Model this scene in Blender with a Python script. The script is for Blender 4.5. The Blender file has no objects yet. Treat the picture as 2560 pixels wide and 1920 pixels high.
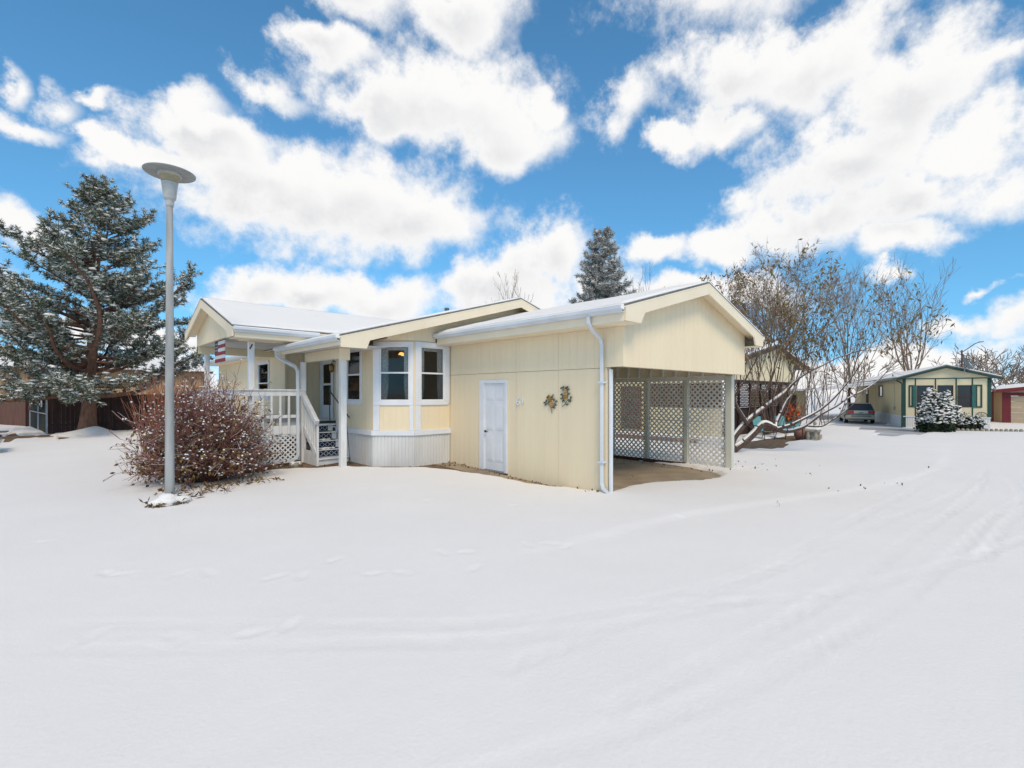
import bpy, bmesh, math, random
import numpy as np
from mathutils import Vector, Matrix
R_ = math.radians
sc = bpy.context.scene
COL = sc.collection

# ------------------------------------------------------------------ camera, sky, sun, exposure
EYE = 1.9
cam_d = bpy.data.cameras.new('camera'); cam = bpy.data.objects.new('camera', cam_d); COL.objects.link(cam)
cam.location = (0, 0, EYE); cam.rotation_euler = (R_(90), 0, R_(-43.70))
cam_d.sensor_width = 36; cam_d.lens = 16.80; cam_d.shift_y = 25/2560
cam_d.clip_start = .05; cam_d.clip_end = 3000
sc.camera = cam
TO_SUN = Vector((-.42, -.74, .95)).normalized()
W = bpy.data.worlds.new('World'); sc.world = W; W.use_nodes = True
def build_sky():
    nt = W.node_tree; N = nt.nodes; L = nt.links; N.clear()
    out = N.new('ShaderNodeOutputWorld'); bg = N.new('ShaderNodeBackground'); bg.inputs[1].default_value = .1
    L.new(bg.outputs[0], out.inputs[0])
    sky = N.new('ShaderNodeTexSky'); sky.sky_type = 'NISHITA'; sky.sun_disc = False
    sky.sun_elevation = math.asin(TO_SUN.z); sky.sun_rotation = math.atan2(TO_SUN.x, TO_SUN.y)
    sky.altitude = 1500; sky.air_density = 1.0; sky.dust_density = .6; sky.ozone_density = 2.2
    tc = N.new('ShaderNodeTexCoord')
    def vm(op, a, b=None, c=None):
        n = N.new('ShaderNodeVectorMath'); n.operation = op
        for i, s in enumerate((a, b, c)):
            if s is None: continue
            if isinstance(s, (tuple, float, int)):
                n.inputs[i].default_value = s if isinstance(s, tuple) else (s, s, s)
            else: L.new(s, n.inputs[i])
        return n
    def mth(op, a, b=None, c=None, clamp=False):
        n = N.new('ShaderNodeMath'); n.operation = op; n.use_clamp = clamp
        for i, s in enumerate((a, b, c)):
            if s is None: continue
            if isinstance(s, (float, int)): n.inputs[i].default_value = s
            else: L.new(s, n.inputs[i])
        return n.outputs[0]
    def noise(vec, scale, detail, rough):
        n = N.new('ShaderNodeTexNoise'); n.inputs['Scale'].default_value = scale
        n.inputs['Detail'].default_value = detail; n.inputs['Roughness'].default_value = rough
        L.new(vec, n.inputs['Vector']); return n
    d = tc.outputs['Generated']
    n1 = noise(d, 4.5, 3, .55)
    off = vm('SUBTRACT', n1.outputs['Color'], (.5, .5, .5)).outputs[0]
    d2 = vm('MULTIPLY_ADD', off, (.20, .20, .15), d).outputs[0]
    n2 = noise(d, 15, 6, .64)
    off2 = vm('SUBTRACT', n2.outputs['Color'], (.5, .5, .5)).outputs[0]
    d3 = vm('MULTIPLY_ADD', off2, (.075, .075, .06), d2).outputs[0]
    sp = N.new('ShaderNodeSeparateXYZ'); L.new(d3, sp.inputs[0])
    # azimuth measured from the viewing direction, elevation above the horizon
    dn = vm('NORMALIZE', d3).outputs[0]; sn = N.new('ShaderNodeSeparateXYZ'); L.new(dn, sn.inputs[0])
    rt = vm('DOT_PRODUCT', d3, (math.sin(R_(46.3)), -math.cos(R_(46.3)), 0.)).outputs['Value']
    fw = vm('DOT_PRODUCT', d3, (math.cos(R_(46.3)), math.sin(R_(46.3)), 0.)).outputs['Value']
    az_ = mth('ARCTAN2', rt, fw); el_ = mth('ARCSINE', sn.outputs[2])
    cx = N.new('ShaderNodeCombineXYZ'); L.new(az_, cx.inputs[0]); L.new(el_, cx.inputs[1]); base = cx.outputs[0]
    blobs = [(54.3,31,11.5,4.4),(48.8,28.1,7.3,3),(61.3,29.4,5,2.4),(41.6,31.6,2.6,1.8),(68.2,33.5,4.5,1.6),(72,29,2.4,1.3),
     (66.8,20.5,13.6,5),(74.2,21.1,8.2,3.8),(57.6,19.4,8,3.6),(78.3,24.3,4.9,2),(79.5,26.3,2,1.5),(85.6,22.6,3.1,1),(83.2,22,3.8,1.3),
     (89.8,24.1,1.4,1.3),(92.9,24.5,.9,1.2),(91.9,21.6,2.2,.8),(86.9,25.5,1.2,.5),(91.9,13.4,2.3,1.2),(74.2,11.2,6.4,2),(61.3,10.7,6.1,3),
     (68.2,10.7,5.6,2.2),(41.6,15.7,5,4.4),(47.2,11.6,6.8,4.3),(35.7,11.4,5.8,4.4),(20.7,31.5,6.7,3.3),(13.6,30.4,6.8,3.1),(6.7,26.9,4.7,3.7),
     (10.9,22.4,7.4,4.3),(2.7,21.1,3.7,3.1),(6.1,17.7,5.4,3.5),(13.9,17.3,7.3,3.2),(6.7,13.5,3.6,1.6),(1,17.1,2.2,2.1),(32,30,2.3,2.2),
     (27.4,26.2,2.7,1.4),(22.6,27.3,3.4,2),(19.4,21.3,2.1,1.2),(28.4,16.7,3.6,1.8),(22.6,16.4,4,2.3),(2.7,6.4,2.2,.9),(2.1,8.9,.9,.5),
     (8.7,11.1,1.4,.5),(-.1,4.1,2.4,1.5),(4.8,3.4,3.7,1.7),(25.4,10.8,9.5,2),(2.1,26.9,1.7,.8),
     (17,40,11,4.5),(66,38.5,6,2.6),(52,38,6,2.5),(48,54,14,6),(80,50,9,4),(8,54,12,6),(12,2,9,1.8),(27,4,10,2.6),(-4,6.5,5,1.6),(50,4,16,3),(82,6,10,2),(97,9,5,2),(46.3,-.6,170,3.0)]
    rg = random.Random(5)
    for i in range(22):                       # the same kind of cloud goes on round the rest of the sky
        az = rg.uniform(104, 206) if i % 2 else rg.uniform(246, 346); el = rg.uniform(4, 62); s = rg.uniform(6, 15)
        blobs.append((az, el, s, s*rg.uniform(.35, .55)))
    blobs += [(222, 30, 13, 5), (230+360, 16, 12, 4), (215, 9, 10, 3), (240+360, 8, 12, 3), (236+360, 40, 10, 5), (210, 48, 9, 4)]
    acc = None; low = None; vec = base
    for i, (az, el, ra, rb) in enumerate(blobs):
        if i % 16 == 15: vec = vm('MULTIPLY_ADD', acc, (1e-7, 1e-7, 1e-7), base).outputs[0]   # keeps the node stack short
        a = R_((46.3-az+180) % 360-180) if az < 400 else R_(46.3-(az-360)+360); e = R_(el); ka = math.cos(e)/R_(ra); kb = 1/R_(rb)
        v = vm('MULTIPLY_ADD', vec, (ka, kb, 0.), (-a*ka, -e*kb, 0.)).outputs[0]
        ln = vm('LENGTH', v).outputs['Value']
        if ra < 2.6: ln = mth('MULTIPLY_ADD', ln, .62, .40)     # small ones stay thin wisps
        acc = ln if acc is None else mth('SMOOTH_MIN', acc, ln, .25)
        if ra > 4.4:                          # lower halves of the big clouds, for their greyer undersides
            l2 = vm('LENGTH', vm('ADD', v, (.12, .52, 0.)).outputs[0]).outputs['Value']
            low = l2 if low is None else mth('SMOOTH_MIN', low, l2, .35)
    dens = mth('SUBTRACT', 1.0, acc)
    fb = mth('MULTIPLY', mth('SUBTRACT', n2.outputs['Fac'], .5), 1.7)
    dens2 = mth('ADD', dens, fb)
    mr = N.new('ShaderNodeMapRange'); mr.interpolation_type = 'SMOOTHSTEP'
    mr.inputs['From Min'].default_value = -.40; mr.inputs['From Max'].default_value = .42
    L.new(dens2, mr.inputs['Value'])
    # cloud tone: bright tops and rims, a little greyer where the cloud is thick
    mr2 = N.new('ShaderNodeMapRange'); mr2.inputs['From Min'].default_value = .32; mr2.inputs['From Max'].default_value = .66
    mr2.inputs['To Min'].default_value = .0; mr2.inputs['To Max'].default_value = 1.0
    L.new(n1.outputs['Fac'], mr2.inputs['Value'])
    thick = N.new('ShaderNodeMapRange'); thick.inputs['From Min'].default_value = .2; thick.inputs['From Max'].default_value = .95
    L.new(dens2, thick.inputs['Value'])
    und = N.new('ShaderNodeMapRange'); und.interpolation_type = 'SMOOTHSTEP'
    und.inputs['From Min'].default_value = 1.0; und.inputs['From Max'].default_value = .15; L.new(low, und.inputs['Value'])
    g = mth('MULTIPLY', mth('MULTIPLY_ADD', mr2.outputs[0], .55, .45), mth('MULTIPLY', und.outputs[0], thick.outputs[0]))
    cr = N.new('ShaderNodeMix'); cr.data_type = 'RGBA'
    cr.inputs[6].default_value = (7.15, 7.1, 7.05, 1); cr.inputs[7].default_value = (4.95, 5.05, 5.25, 1)
    L.new(g, cr.inputs[0])
    # clear sky, a little paler and hazier near the horizon as in the photograph
    L.new(vm('NORMALIZE', vm('MULTIPLY_ADD', d, (1, 1, .62), (0, 0, .10)).outputs[0]).outputs[0], sky.inputs[0])
    sk = vm('MULTIPLY', sky.outputs[0], (.66, 1.19, 1.28)).outputs[0]
    mx = N.new('ShaderNodeMix'); mx.data_type = 'RGBA'
    L.new(mr.outputs[0], mx.inputs[0]); L.new(sk, mx.inputs[6]); L.new(cr.outputs[2], mx.inputs[7])
    L.new(mx.outputs[2], bg.inputs[0])
    W.cycles.sampling_method = 'NONE'      # the sky is even: plain sampling finds it
build_sky()
sun_d = bpy.data.lights.new('sun', 'SUN'); sun_d.energy = 1.5; sun_d.angle = R_(22); sun_d.color = (1, .81, .58)
sun = bpy.data.objects.new('sun', sun_d); COL.objects.link(sun)
sun.rotation_euler = TO_SUN.to_track_quat('Z', 'Y').to_euler(); sun.location = (0, 0, 30)
sc.view_settings.view_transform = 'Standard'; sc.view_settings.look = 'None'
sc.view_settings.exposure = .45; sc.view_settings.gamma = 1; sc.view_settings.use_curve_mapping = False
sc.render.engine = 'CYCLES'; sc.cycles.max_bounces = 6; sc.cycles.diffuse_bounces = 3; sc.cycles.glossy_bounces = 2; sc.cycles.transparent_max_bounces = 12
sc.cycles.use_denoising = True

# ------------------------------------------------------------------ materials
def srgb(r, g, b):
    return tuple(((v/255)/12.92 if v/255 <= .04045 else ((v/255+.055)/1.055)**2.4) for v in (r, g, b))
MATS = {}
def mat(name, c1, c2=None, scale=3., rough=.6, bump=0., bscale=30., stretch=(1, 1, 1), metal=0., spec=.35, detail=5, lo=.35, hi=.65, emit=0):
    m = bpy.data.materials.new(name); m.use_nodes = True; nt = m.node_tree; N = nt.nodes; L = nt.links
    b = N['Principled BSDF']; b.inputs['Roughness'].default_value = rough; b.inputs['Metallic'].default_value = metal
    b.inputs['Specular IOR Level'].default_value = spec
    tc = N.new('ShaderNodeTexCoord'); mp = N.new('ShaderNodeMapping'); mp.inputs['Scale'].default_value = stretch
    L.new(tc.outputs['Object'], mp.inputs[0])
    if c2 is None: c2 = tuple(v*.86 for v in c1)
    nz = N.new('ShaderNodeTexNoise'); nz.inputs['Scale'].default_value = scale; nz.inputs['Detail'].default_value = detail
    L.new(mp.outputs[0], nz.inputs['Vector'])
    mr = N.new('ShaderNodeMapRange'); mr.inputs['From Min'].default_value = lo; mr.inputs['From Max'].default_value = hi
    L.new(nz.outputs['Fac'], mr.inputs['Value'])
    mx = N.new('ShaderNodeMix'); mx.data_type = 'RGBA'
    mx.inputs[6].default_value = (*c1, 1); mx.inputs[7].default_value = (*c2, 1)
    L.new(mr.outputs[0], mx.inputs[0]); L.new(mx.outputs[2], b.inputs['Base Color'])
    if bump:
        n2 = N.new('ShaderNodeTexNoise'); n2.inputs['Scale'].default_value = bscale; n2.inputs['Detail'].default_value = 6
        L.new(mp.outputs[0], n2.inputs['Vector'])
        bp = N.new('ShaderNodeBump'); bp.inputs['Strength'].default_value = bump; bp.inputs['Distance'].default_value = .02
        L.new(n2.outputs['Fac'], bp.inputs['Height']); L.new(bp.outputs[0], b.inputs['Normal'])
    if emit:
        b.inputs['Emission Color'].default_value = (*c1, 1); b.inputs['Emission Strength'].default_value = emit
    MATS[name] = m; return m
def mat_rand(name, cols, rough=.8, spec=.15, trans=0):
    m = bpy.data.materials.new(name); m.use_nodes = True; nt = m.node_tree; N = nt.nodes; L = nt.links
    b = N['Principled BSDF']; b.inputs['Roughness'].default_value = rough; b.inputs['Specular IOR Level'].default_value = spec
    g = N.new('ShaderNodeNewGeometry'); r = N.new('ShaderNodeValToRGB'); r.color_ramp.interpolation = 'CONSTANT'
    el = r.color_ramp.elements
    while len(el) < len(cols): el.new(.5)
    for i, c in enumerate(cols): el[i].position = i/len(cols); el[i].color = (*c, 1)
    L.new(g.outputs['Random Per Island'], r.inputs[0]); L.new(r.outputs[0], b.inputs['Base Color'])
    MATS[name] = m; return m
def mat_glass(name, tint, ior=1.33):
    m = bpy.data.materials.new(name); m.use_nodes = True; nt = m.node_tree; N = nt.nodes; L = nt.links; N.clear()
    o = N.new('ShaderNodeOutputMaterial'); t = N.new('ShaderNodeBsdfTransparent'); t.inputs[0].default_value = (*tint, 1)
    g = N.new('ShaderNodeBsdfGlossy'); g.inputs['Roughness'].default_value = .02; g.inputs[0].default_value = (.9, .9, .9, 1)
    f = N.new('ShaderNodeFresnel'); f.inputs[0].default_value = ior
    mx = N.new('ShaderNodeMixShader'); L.new(f.outputs[0], mx.inputs[0]); L.new(t.outputs[0], mx.inputs[1]); L.new(g.outputs[0], mx.inputs[2])
    L.new(mx.outputs[0], o.inputs[0]); MATS[name] = m; return m

cream = (.86, .74, .515)
mat('siding', cream, (.83, .695, .485), scale=1.3, rough=.62, bump=.10, bscale=55, stretch=(1, 1, .12), spec=.2)
mat('cream_trim', (.87, .76, .57), (.84, .72, .53), scale=2.5, rough=.55, spec=.25, bump=.04)
mat('white', (.79, .80, .82), (.72, .735, .76), scale=3, rough=.45, spec=.3, bump=.03, bscale=20)
mat('white_worn', (.78, .78, .77), (.60, .59, .56), scale=6, rough=.6, bump=.12, bscale=40, stretch=(1, 1, .25), lo=.45, hi=.8)
mat('gutter', (.70, .735, .77), (.62, .655, .69), scale=2, rough=.35, spec=.4)
mat('shingle', (.20, .20, .19), (.12, .12, .115), scale=14, rough=.9, bump=.4, bscale=60)
mat('soffit', (.62, .62, .60), (.55, .55, .53), scale=2, rough=.7)
mat('skirt', (.74, .735, .72), (.64, .63, .60), scale=2.2, rough=.5, stretch=(1, 1, .3), bump=.05)
mat('snow', (.885, .85, .81), (.865, .83, .79), scale=.8, rough=.75, spec=.12, bump=.2, bscale=34, detail=8)
mat('snow_roof', (.89, .86, .82), (.87, .84, .80), scale=1.2, rough=.75, spec=.1, bump=.25, bscale=9)
mat('concrete', (.40, .32, .225), (.29, .225, .155), scale=1.6, rough=.85, bump=.15, bscale=30, detail=8)
mat('soil', (.22, .15, .095), (.12, .08, .05), scale=5, rough=.95, bump=.8, bscale=24)
mat('wet_drive', (.30, .30, .305), (.60, .61, .63), scale=1.5, rough=.55, stretch=(1, .25, 1), detail=8, bump=.1)
mat('dark_metal', (.03, .03, .032), (.05, .045, .04), scale=8, rough=.5)
mat('brass', (.35, .22, .09), (.2, .12, .05), scale=10, rough=.35, metal=.8)
mat('room', (.44, .39, .32), (.36, .32, .26), scale=1.5, rough=.9)
mat('lace', (.80, .80, .78), (.52, .52, .51), scale=26, rough=.9, detail=3)
mat('curtain', (.45, .45, .44), (.32, .32, .31), scale=7, rough=.9, stretch=(1, 1, .1))
mat('shade_lit', (1., .42, .08), (1., .5, .12), rough=.6, emit=1.6)
mat('carpet', (.018, .03, .062), (.012, .022, .045), scale=30, rough=1, bump=.3, bscale=90)
mat('carpet_line', (.50, .52, .54), (.40, .42, .45), scale=30, rough=1)
mat('mat_teal', (.02, .06, .08), (.015, .04, .05), scale=20, rough=1)
mat('lattice_paint', (.78, .75, .67), (.68, .65, .58), scale=4, rough=.7, bump=.08)
mat('sage_post', (.66, .645, .54), (.56, .545, .45), scale=2, rough=.7, stretch=(1, 1, .2), bump=.1)
mat('timber_red', (.12, .045, .035), (.06, .03, .025), scale=6, rough=.9, bump=.3)
mat('leaf_gold', (.45, .26, .06), (.30, .17, .04), scale=20, rough=.5)
mat('leaf_peach', (.55, .34, .16), (.42, .26, .12), scale=20, rough=.5)
mat('leaf_dark', (.075, .095, .07), (.13, .15, .12), scale=20, rough=.5)
mat('flag_red', (.30, .045, .06), (.22, .04, .05), scale=20, rough=.8)
mat('flag_white', (.66, .68, .68), (.56, .58, .58), scale=20, rough=.8)
mat('flag_blue', (.03, .05, .085), (.02, .035, .06), scale=20, rough=.8)
mat('pole', (.42, .43, .425), (.25, .26, .25), scale=7, rough=.75, stretch=(1, 1, .12), bump=.25, bscale=18)
mat('lamp_metal', (.30, .32, .315), (.24, .255, .25), scale=5, rough=.5)
mat('lamp_ochre', (.36, .31, .19), (.28, .24, .15), scale=6, rough=.5)
mat('lamp_lens', (.46, .47, .455), (.34, .35, .34), scale=5, rough=.25)
mat('fence_dark', (.050, .026, .023), (.030, .016, .014), scale=3, rough=.85, stretch=(4, 4, .4), bump=.3)
mat('fence_red', (.165, .080, .060), (.115, .058, .045), scale=3, rough=.85, stretch=(4, 4, .4), bump=.2)
mat('gate_grey', (.085, .09, .085), (.06, .065, .062), scale=6, rough=.8)
mat('galv', (.40, .42, .44), (.33, .35, .37), scale=6, rough=.4, metal=.5)
mat('tan_wall', (.50, .33, .185), (.43, .28, .155), scale=1.4, rough=.8, stretch=(1, 1, .15), bump=.1)
mat('brown_trim', (.12, .065, .045), (.08, .045, .03), scale=4, rough=.8)
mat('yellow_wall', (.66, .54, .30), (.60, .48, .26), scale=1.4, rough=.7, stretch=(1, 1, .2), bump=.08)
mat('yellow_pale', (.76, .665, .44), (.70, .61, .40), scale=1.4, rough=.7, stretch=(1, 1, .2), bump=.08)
mat('green_trim', (.022, .070, .055), (.018, .056, .045), scale=4, rough=.55)
mat('teal_shutter', (.04, .145, .13), (.034, .12, .105), scale=4, rough=.55)
mat('brown_roofedge', (.085, .065, .06), (.06, .045, .04), scale=4, rough=.8)
mat('lattice_brown', (.035, .018, .015), (.025, .013, .011), scale=4, rough=.8)
mat('red_trim', (.17, .018, .026), (.13, .015, .02), scale=4, rough=.6)
mat('tan_door', (.46, .36, .245), (.41, .32, .215), scale=2, rough=.6)
mat('dark_glass', (.018, .018, .02), (.03, .028, .03), scale=1, rough=.08, spec=.5)
mat('car_silver', (.15, .16, .155), (.13, .14, .135), scale=1, rough=.25, metal=.4, spec=.5)
mat('car_tan', (.48, .44, .33), (.44, .40, .30), scale=1, rough=.3, metal=.2, spec=.5)
mat('car_black', (.012, .013, .016), (.016, .017, .02), scale=1, rough=.2, spec=.6)
mat('tyre', (.018, .018, .018), (.028, .028, .028), scale=8, rough=.9)
mat('tail_red', (.42, .012, .02), (.32, .01, .015), scale=3, rough=.2, spec=.6)
mat('plate', (.45, .50, .48), (.40, .45, .43), scale=3, rough=.4)
mat('plate_green', (.03, .12, .07), (.03, .10, .06), scale=3, rough=.4)
mat('teal_fabric', (.14, .36, .36), (.11, .30, .30), scale=8, rough=.8)
mat('terracotta', (.36, .17, .12), (.28, .13, .09), scale=6, rough=.8)
mat('stone', (.36, .33, .27), (.26, .235, .19), scale=8, rough=.9, bump=.4)
mat('bark', (.115, .075, .06), (.07, .046, .038), scale=6, rough=.95, stretch=(3, 3, .6), bump=.7, bscale=20)
mat('bark_pine', (.20, .105, .068), (.11, .062, .045), scale=5, rough=.95, stretch=(2, 2, .7), bump=.8, bscale=14)
mat('bark_grey', (.25, .19, .145), (.17, .13, .10), scale=5, rough=.95)
mat('twig', (.28, .185, .135), (.19, .125, .095), scale=5, rough=.95)
mat('twig_far', (.34, .265, .205), (.26, .20, .155), scale=2, rough=.95)
mat('twig_red', (.29, .125, .10), (.20, .085, .07), scale=3, rough=.9)
mat('dish_grey', (.10, .115, .12), (.08, .092, .098), scale=4, rough=.5)
mat('hill_green', (.24, .26, .10), (.18, .20, .08), scale=.15, rough=1)
mat_rand('needles', [(.12, .15, .085), (.095, .12, .07), (.42, .43, .38), (.13, .16, .105), (.075, .095, .06), (.25, .27, .21), (.60, .59, .55), (.11, .14, .11)])
mat_rand('needles_far', [(.22, .235, .21), (.18, .19, .17), (.5, .5, .48), (.26, .27, .25), (.62, .62, .6), (.40, .41, .39)])
mat_rand('bush_leaf', [(.20, .125, .05), (.14, .08, .042), (.26, .185, .07), (.10, .055, .04), (.18, .14, .05), (.12, .07, .045)])
mat_rand('tree_leaf', [(.22, .18, .07), (.17, .155, .06), (.26, .16, .07), (.14, .135, .05), (.20, .115, .055)])
mat_rand('litter', [(.16, .095, .05), (.10, .06, .035), (.20, .13, .06), (.07, .05, .035)])
mat_rand('shrub_dark', [(.035, .055, .03), (.025, .04, .024), (.05, .065, .035)])
mat_rand('orange_flower', [(.6, .12, .02), (.5, .09, .02), (.35, .08, .04)])
mat_glass('glass', (.90, .91, .90)); mat_glass('glass_screen', (.72, .73, .73))

# ------------------------------------------------------------------ mesh and object helpers
def link(name, me, m, parent=None, kind=None, smooth=False):
    o = bpy.data.objects.new(name, me); COL.objects.link(o)
    if m is not None:
        me.materials.clear(); me.materials.append(MATS[m])
    if smooth:
        me.polygons.foreach_set('use_smooth', np.ones(len(me.polygons), bool))
    if parent is not None:
        o.parent = parent
        if parent.parent is None: o.matrix_parent_inverse = parent.matrix_basis.inverted()
    if kind: o['kind'] = kind
    return o
def tag(o, label=None, cat=None, group=None, kind=None):
    if label: o['label'] = label
    if cat: o['category'] = cat
    if group: o['group'] = group
    if kind: o['kind'] = kind
    return o
def thing(name, label, cat, loc=(0, 0, 0), rz=0, group=None):
    o = bpy.data.objects.new(name, None); COL.objects.link(o); o.location = loc; o.rotation_euler = (0, 0, rz)
    o.empty_display_size = .2
    return tag(o, label, cat, group)
def local_thing(*a, **k):                       # parts are given in the thing's own frame: place() moves it afterwards
    return thing(*a, **k)
def place(o, loc, rz=0): o.location = loc; o.rotation_euler = (0, 0, rz); return o
def copy_tree(o, parent=None):
    c = o.copy(); COL.objects.link(c)
    if parent is not None: c.parent = parent
    for ch in list(o.children): copy_tree(ch, c)
    return c
class MB:
    def __init__(s): s.v = []; s.f = []
    def add(s, vs, fs):
        b = len(s.v); s.v += [tuple(p) for p in vs]; s.f += [tuple(i+b for i in f) for f in fs]; return s
    def box(s, x0, x1, y0, y1, z0, z1):
        return s.add([(x, y, z) for x in (x0, x1) for y in (y0, y1) for z in (z0, z1)],
                     [(0, 1, 3, 2), (4, 6, 7, 5), (0, 4, 5, 1), (2, 3, 7, 6), (0, 2, 6, 4), (1, 5, 7, 3)])
    def obox(s, o, u, u0, u1, n0, n1, z0, z1):   # box in a wall frame: u along the wall, outward normal n = (uy, -ux)
        n = (u[1], -u[0])
        def P(a, b, z): return (o[0]+u[0]*a+n[0]*b, o[1]+u[1]*a+n[1]*b, z)
        return s.add([P(a, b, z) for a in (u0, u1) for b in (n0, n1) for z in (z0, z1)],
                     [(0, 1, 3, 2), (4, 6, 7, 5), (0, 4, 5, 1), (2, 3, 7, 6), (0, 2, 6, 4), (1, 5, 7, 3)])
    def poly(s, pts, d):                          # prism: polygon swept by vector d
        n = len(pts); q = [tuple(Vector(p)+Vector(d)) for p in pts]
        s.add(list(pts)+q, [tuple(range(n))[::-1], tuple(range(n, 2*n))]+[(i, (i+1) % n, n+(i+1) % n, n+i) for i in range(n)])
        return s
    def slab(s, c, t0, t1):
        b = [(p[0], p[1], p[2]+t0) for p in c]; return s.poly(b, (0, 0, t1-t0))
    def bar(s, a, b, w, h, up=(0, 0, 1)):         # rectangular bar between two points
        a = Vector(a); b = Vector(b); d = (b-a).normalized(); x = d.cross(Vector(up))
        if x.length < 1e-4: x = d.cross(Vector((1, 0, 0)))
        x.normalize(); y = x.cross(d)
        pts = [a+x*sx*w/2+y*sy*h/2 for sx, sy in ((-1, -1), (1, -1), (1, 1), (-1, 1))]
        return s.poly(pts, b-a)
    def tube(s, pts, r, n=8, caps=True):
        pts = [Vector(p) for p in pts]; rs = r if isinstance(r, (list, tuple)) else [r]*len(pts)
        rings = []; ref = None
        for i, p in enumerate(pts):
            d = (pts[min(i+1, len(pts)-1)]-pts[max(i-1, 0)]).normalized()
            if ref is None: ref = d.orthogonal().normalized()
            x = (ref-d*ref.dot(d)).normalized(); ref = x; y = d.cross(x)
            rings.append([p+(x*math.cos(2*math.pi*k/n)+y*math.sin(2*math.pi*k/n))*rs[i] for k in range(n)])
        vs = [q for rg in rings for q in rg]; fs = []
        for i in range(len(rings)-1):
            for k in range(n):
                a = i*n+k; b = i*n+(k+1) % n; fs.append((a, b, b+n, a+n))
        if caps: fs += [tuple(range(n))[::-1], tuple(range((len(rings)-1)*n, len(rings)*n))]
        return s.add(vs, fs)
    def lathe(s, c, prof, n=24):                  # prof: (radius, z) pairs
        vs = [(c[0]+r*math.cos(2*math.pi*k/n), c[1]+r*math.sin(2*math.pi*k/n), c[2]+z) for r, z in prof for k in range(n)]
        fs = [(i*n+k, i*n+(k+1) % n, (i+1)*n+(k+1) % n, (i+1)*n+k) for i in range(len(prof)-1) for k in range(n)]
        fs += [tuple(range(n))[::-1], tuple(range((len(prof)-1)*n, len(prof)*n))]
        return s.add(vs, fs)
    def mesh(s, name='m'):
        me = bpy.data.meshes.new(name); me.from_pydata(s.v, [], s.f)
        bm = bmesh.new(); bm.from_mesh(me); bmesh.ops.recalc_face_normals(bm, faces=bm.faces); bm.to_mesh(me); bm.free()
        return me
    def build(s, name, m, parent=None, kind=None, smooth=False, bevel=0):
        o = link(name, s.mesh(name), m, parent, kind, smooth)
        if bevel:
            b = o.modifiers.new('bevel', 'BEVEL'); b.width = bevel; b.segments = 2; b.limit_method = 'ANGLE'; b.angle_limit = R_(40)
        return o
def np_mesh(name, V, F):
    V = np.asarray(V, np.float32); F = np.asarray(F, np.int32); k = F.shape[1]
    me = bpy.data.meshes.new(name); me.vertices.add(len(V)); me.vertices.foreach_set('co', V.ravel())
    me.loops.add(F.size); me.loops.foreach_set('vertex_index', F.ravel())
    me.polygons.add(len(F)); me.polygons.foreach_set('loop_start', np.arange(0, F.size, k, dtype=np.int32))
    me.update(calc_edges=True); me.validate(); return me
def seg_mesh(name, segs, k=4):                    # many short tapered tubes in one go: (p0, p1, r0, r1)
    S = np.array([[*a, *b, r0, r1] for a, b, r0, r1 in segs], float)
    A, B, r0, r1 = S[:, :3], S[:, 3:6], S[:, 6:7], S[:, 7:8]
    D = B-A; ln = np.linalg.norm(D, axis=1, keepdims=True)+1e-9; D = D/ln; A = A-D*r0*.3
    ref = np.where(np.abs(D[:, 2:3]) < .9, np.array([[0, 0, 1.]]), np.array([[1., 0, 0]]))
    X = np.cross(D, ref); X /= np.linalg.norm(X, axis=1, keepdims=True); Y = np.cross(D, X)
    ring = []
    for P, r in ((A, r0), (B, r1)):
        for j in range(k):
            t = 2*math.pi*j/k; ring.append(P+(X*math.cos(t)+Y*math.sin(t))*r)
    V = np.stack(ring, 1).reshape(-1, 3); n = len(S); base = (np.arange(n)*2*k)[:, None]
    F = np.concatenate([base+np.array([[j, (j+1) % k, k+(j+1) % k, k+j]]) for j in range(k)], 0)
    return np_mesh(name, V, F)
def leaf_mesh(name, P, rs, size, hang=0., aspect=.45, bend=.0):
    P = np.asarray(P, float); n = len(P)
    d = rs.normal(size=(n, 3)); d[:, 2] -= hang; d /= np.linalg.norm(d, axis=1, keepdims=True)
    x = np.cross(d, rs.normal(size=(n, 3))); x /= np.linalg.norm(x, axis=1, keepdims=True)
    s = (size*rs.uniform(.6, 1.3, n))[:, None]
    V = np.stack([P, P+d*s*.5+x*s*aspect*.5, P+d*s, P+d*s*.5-x*s*aspect*.5], 1).reshape(-1, 3)
    F = (np.arange(n)*4)[:, None]+np.array([[0, 1, 2, 3]])
    return np_mesh(name, V, F)
_ico = None
def puff_mesh(name, P, rs, size, flat=.6, jitter=.25):
    global _ico
    if _ico is None:
        bm = bmesh.new(); bmesh.ops.create_icosphere(bm, subdivisions=1, radius=1)
        _ico = (np.array([v.co[:] for v in bm.verts]), np.array([[v.index for v in f.verts] for f in bm.faces])); bm.free()
    v, f = _ico; P = np.asarray(P, float); n = len(P)
    s = (size*rs.uniform(.55, 1.4, n))[:, None, None]*np.stack([rs.uniform(.7, 1.3, n), rs.uniform(.7, 1.3, n), np.full(n, flat)], 1)[:, None, :]
    V = P[:, None, :]+v[None]*s*(1+rs.uniform(-jitter, jitter, (n, len(v), 1)))
    F = (np.arange(n)*len(v))[:, None, None]+f[None]
    return np_mesh(name, V.reshape(-1, 3), F.reshape(-1, 3))

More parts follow.
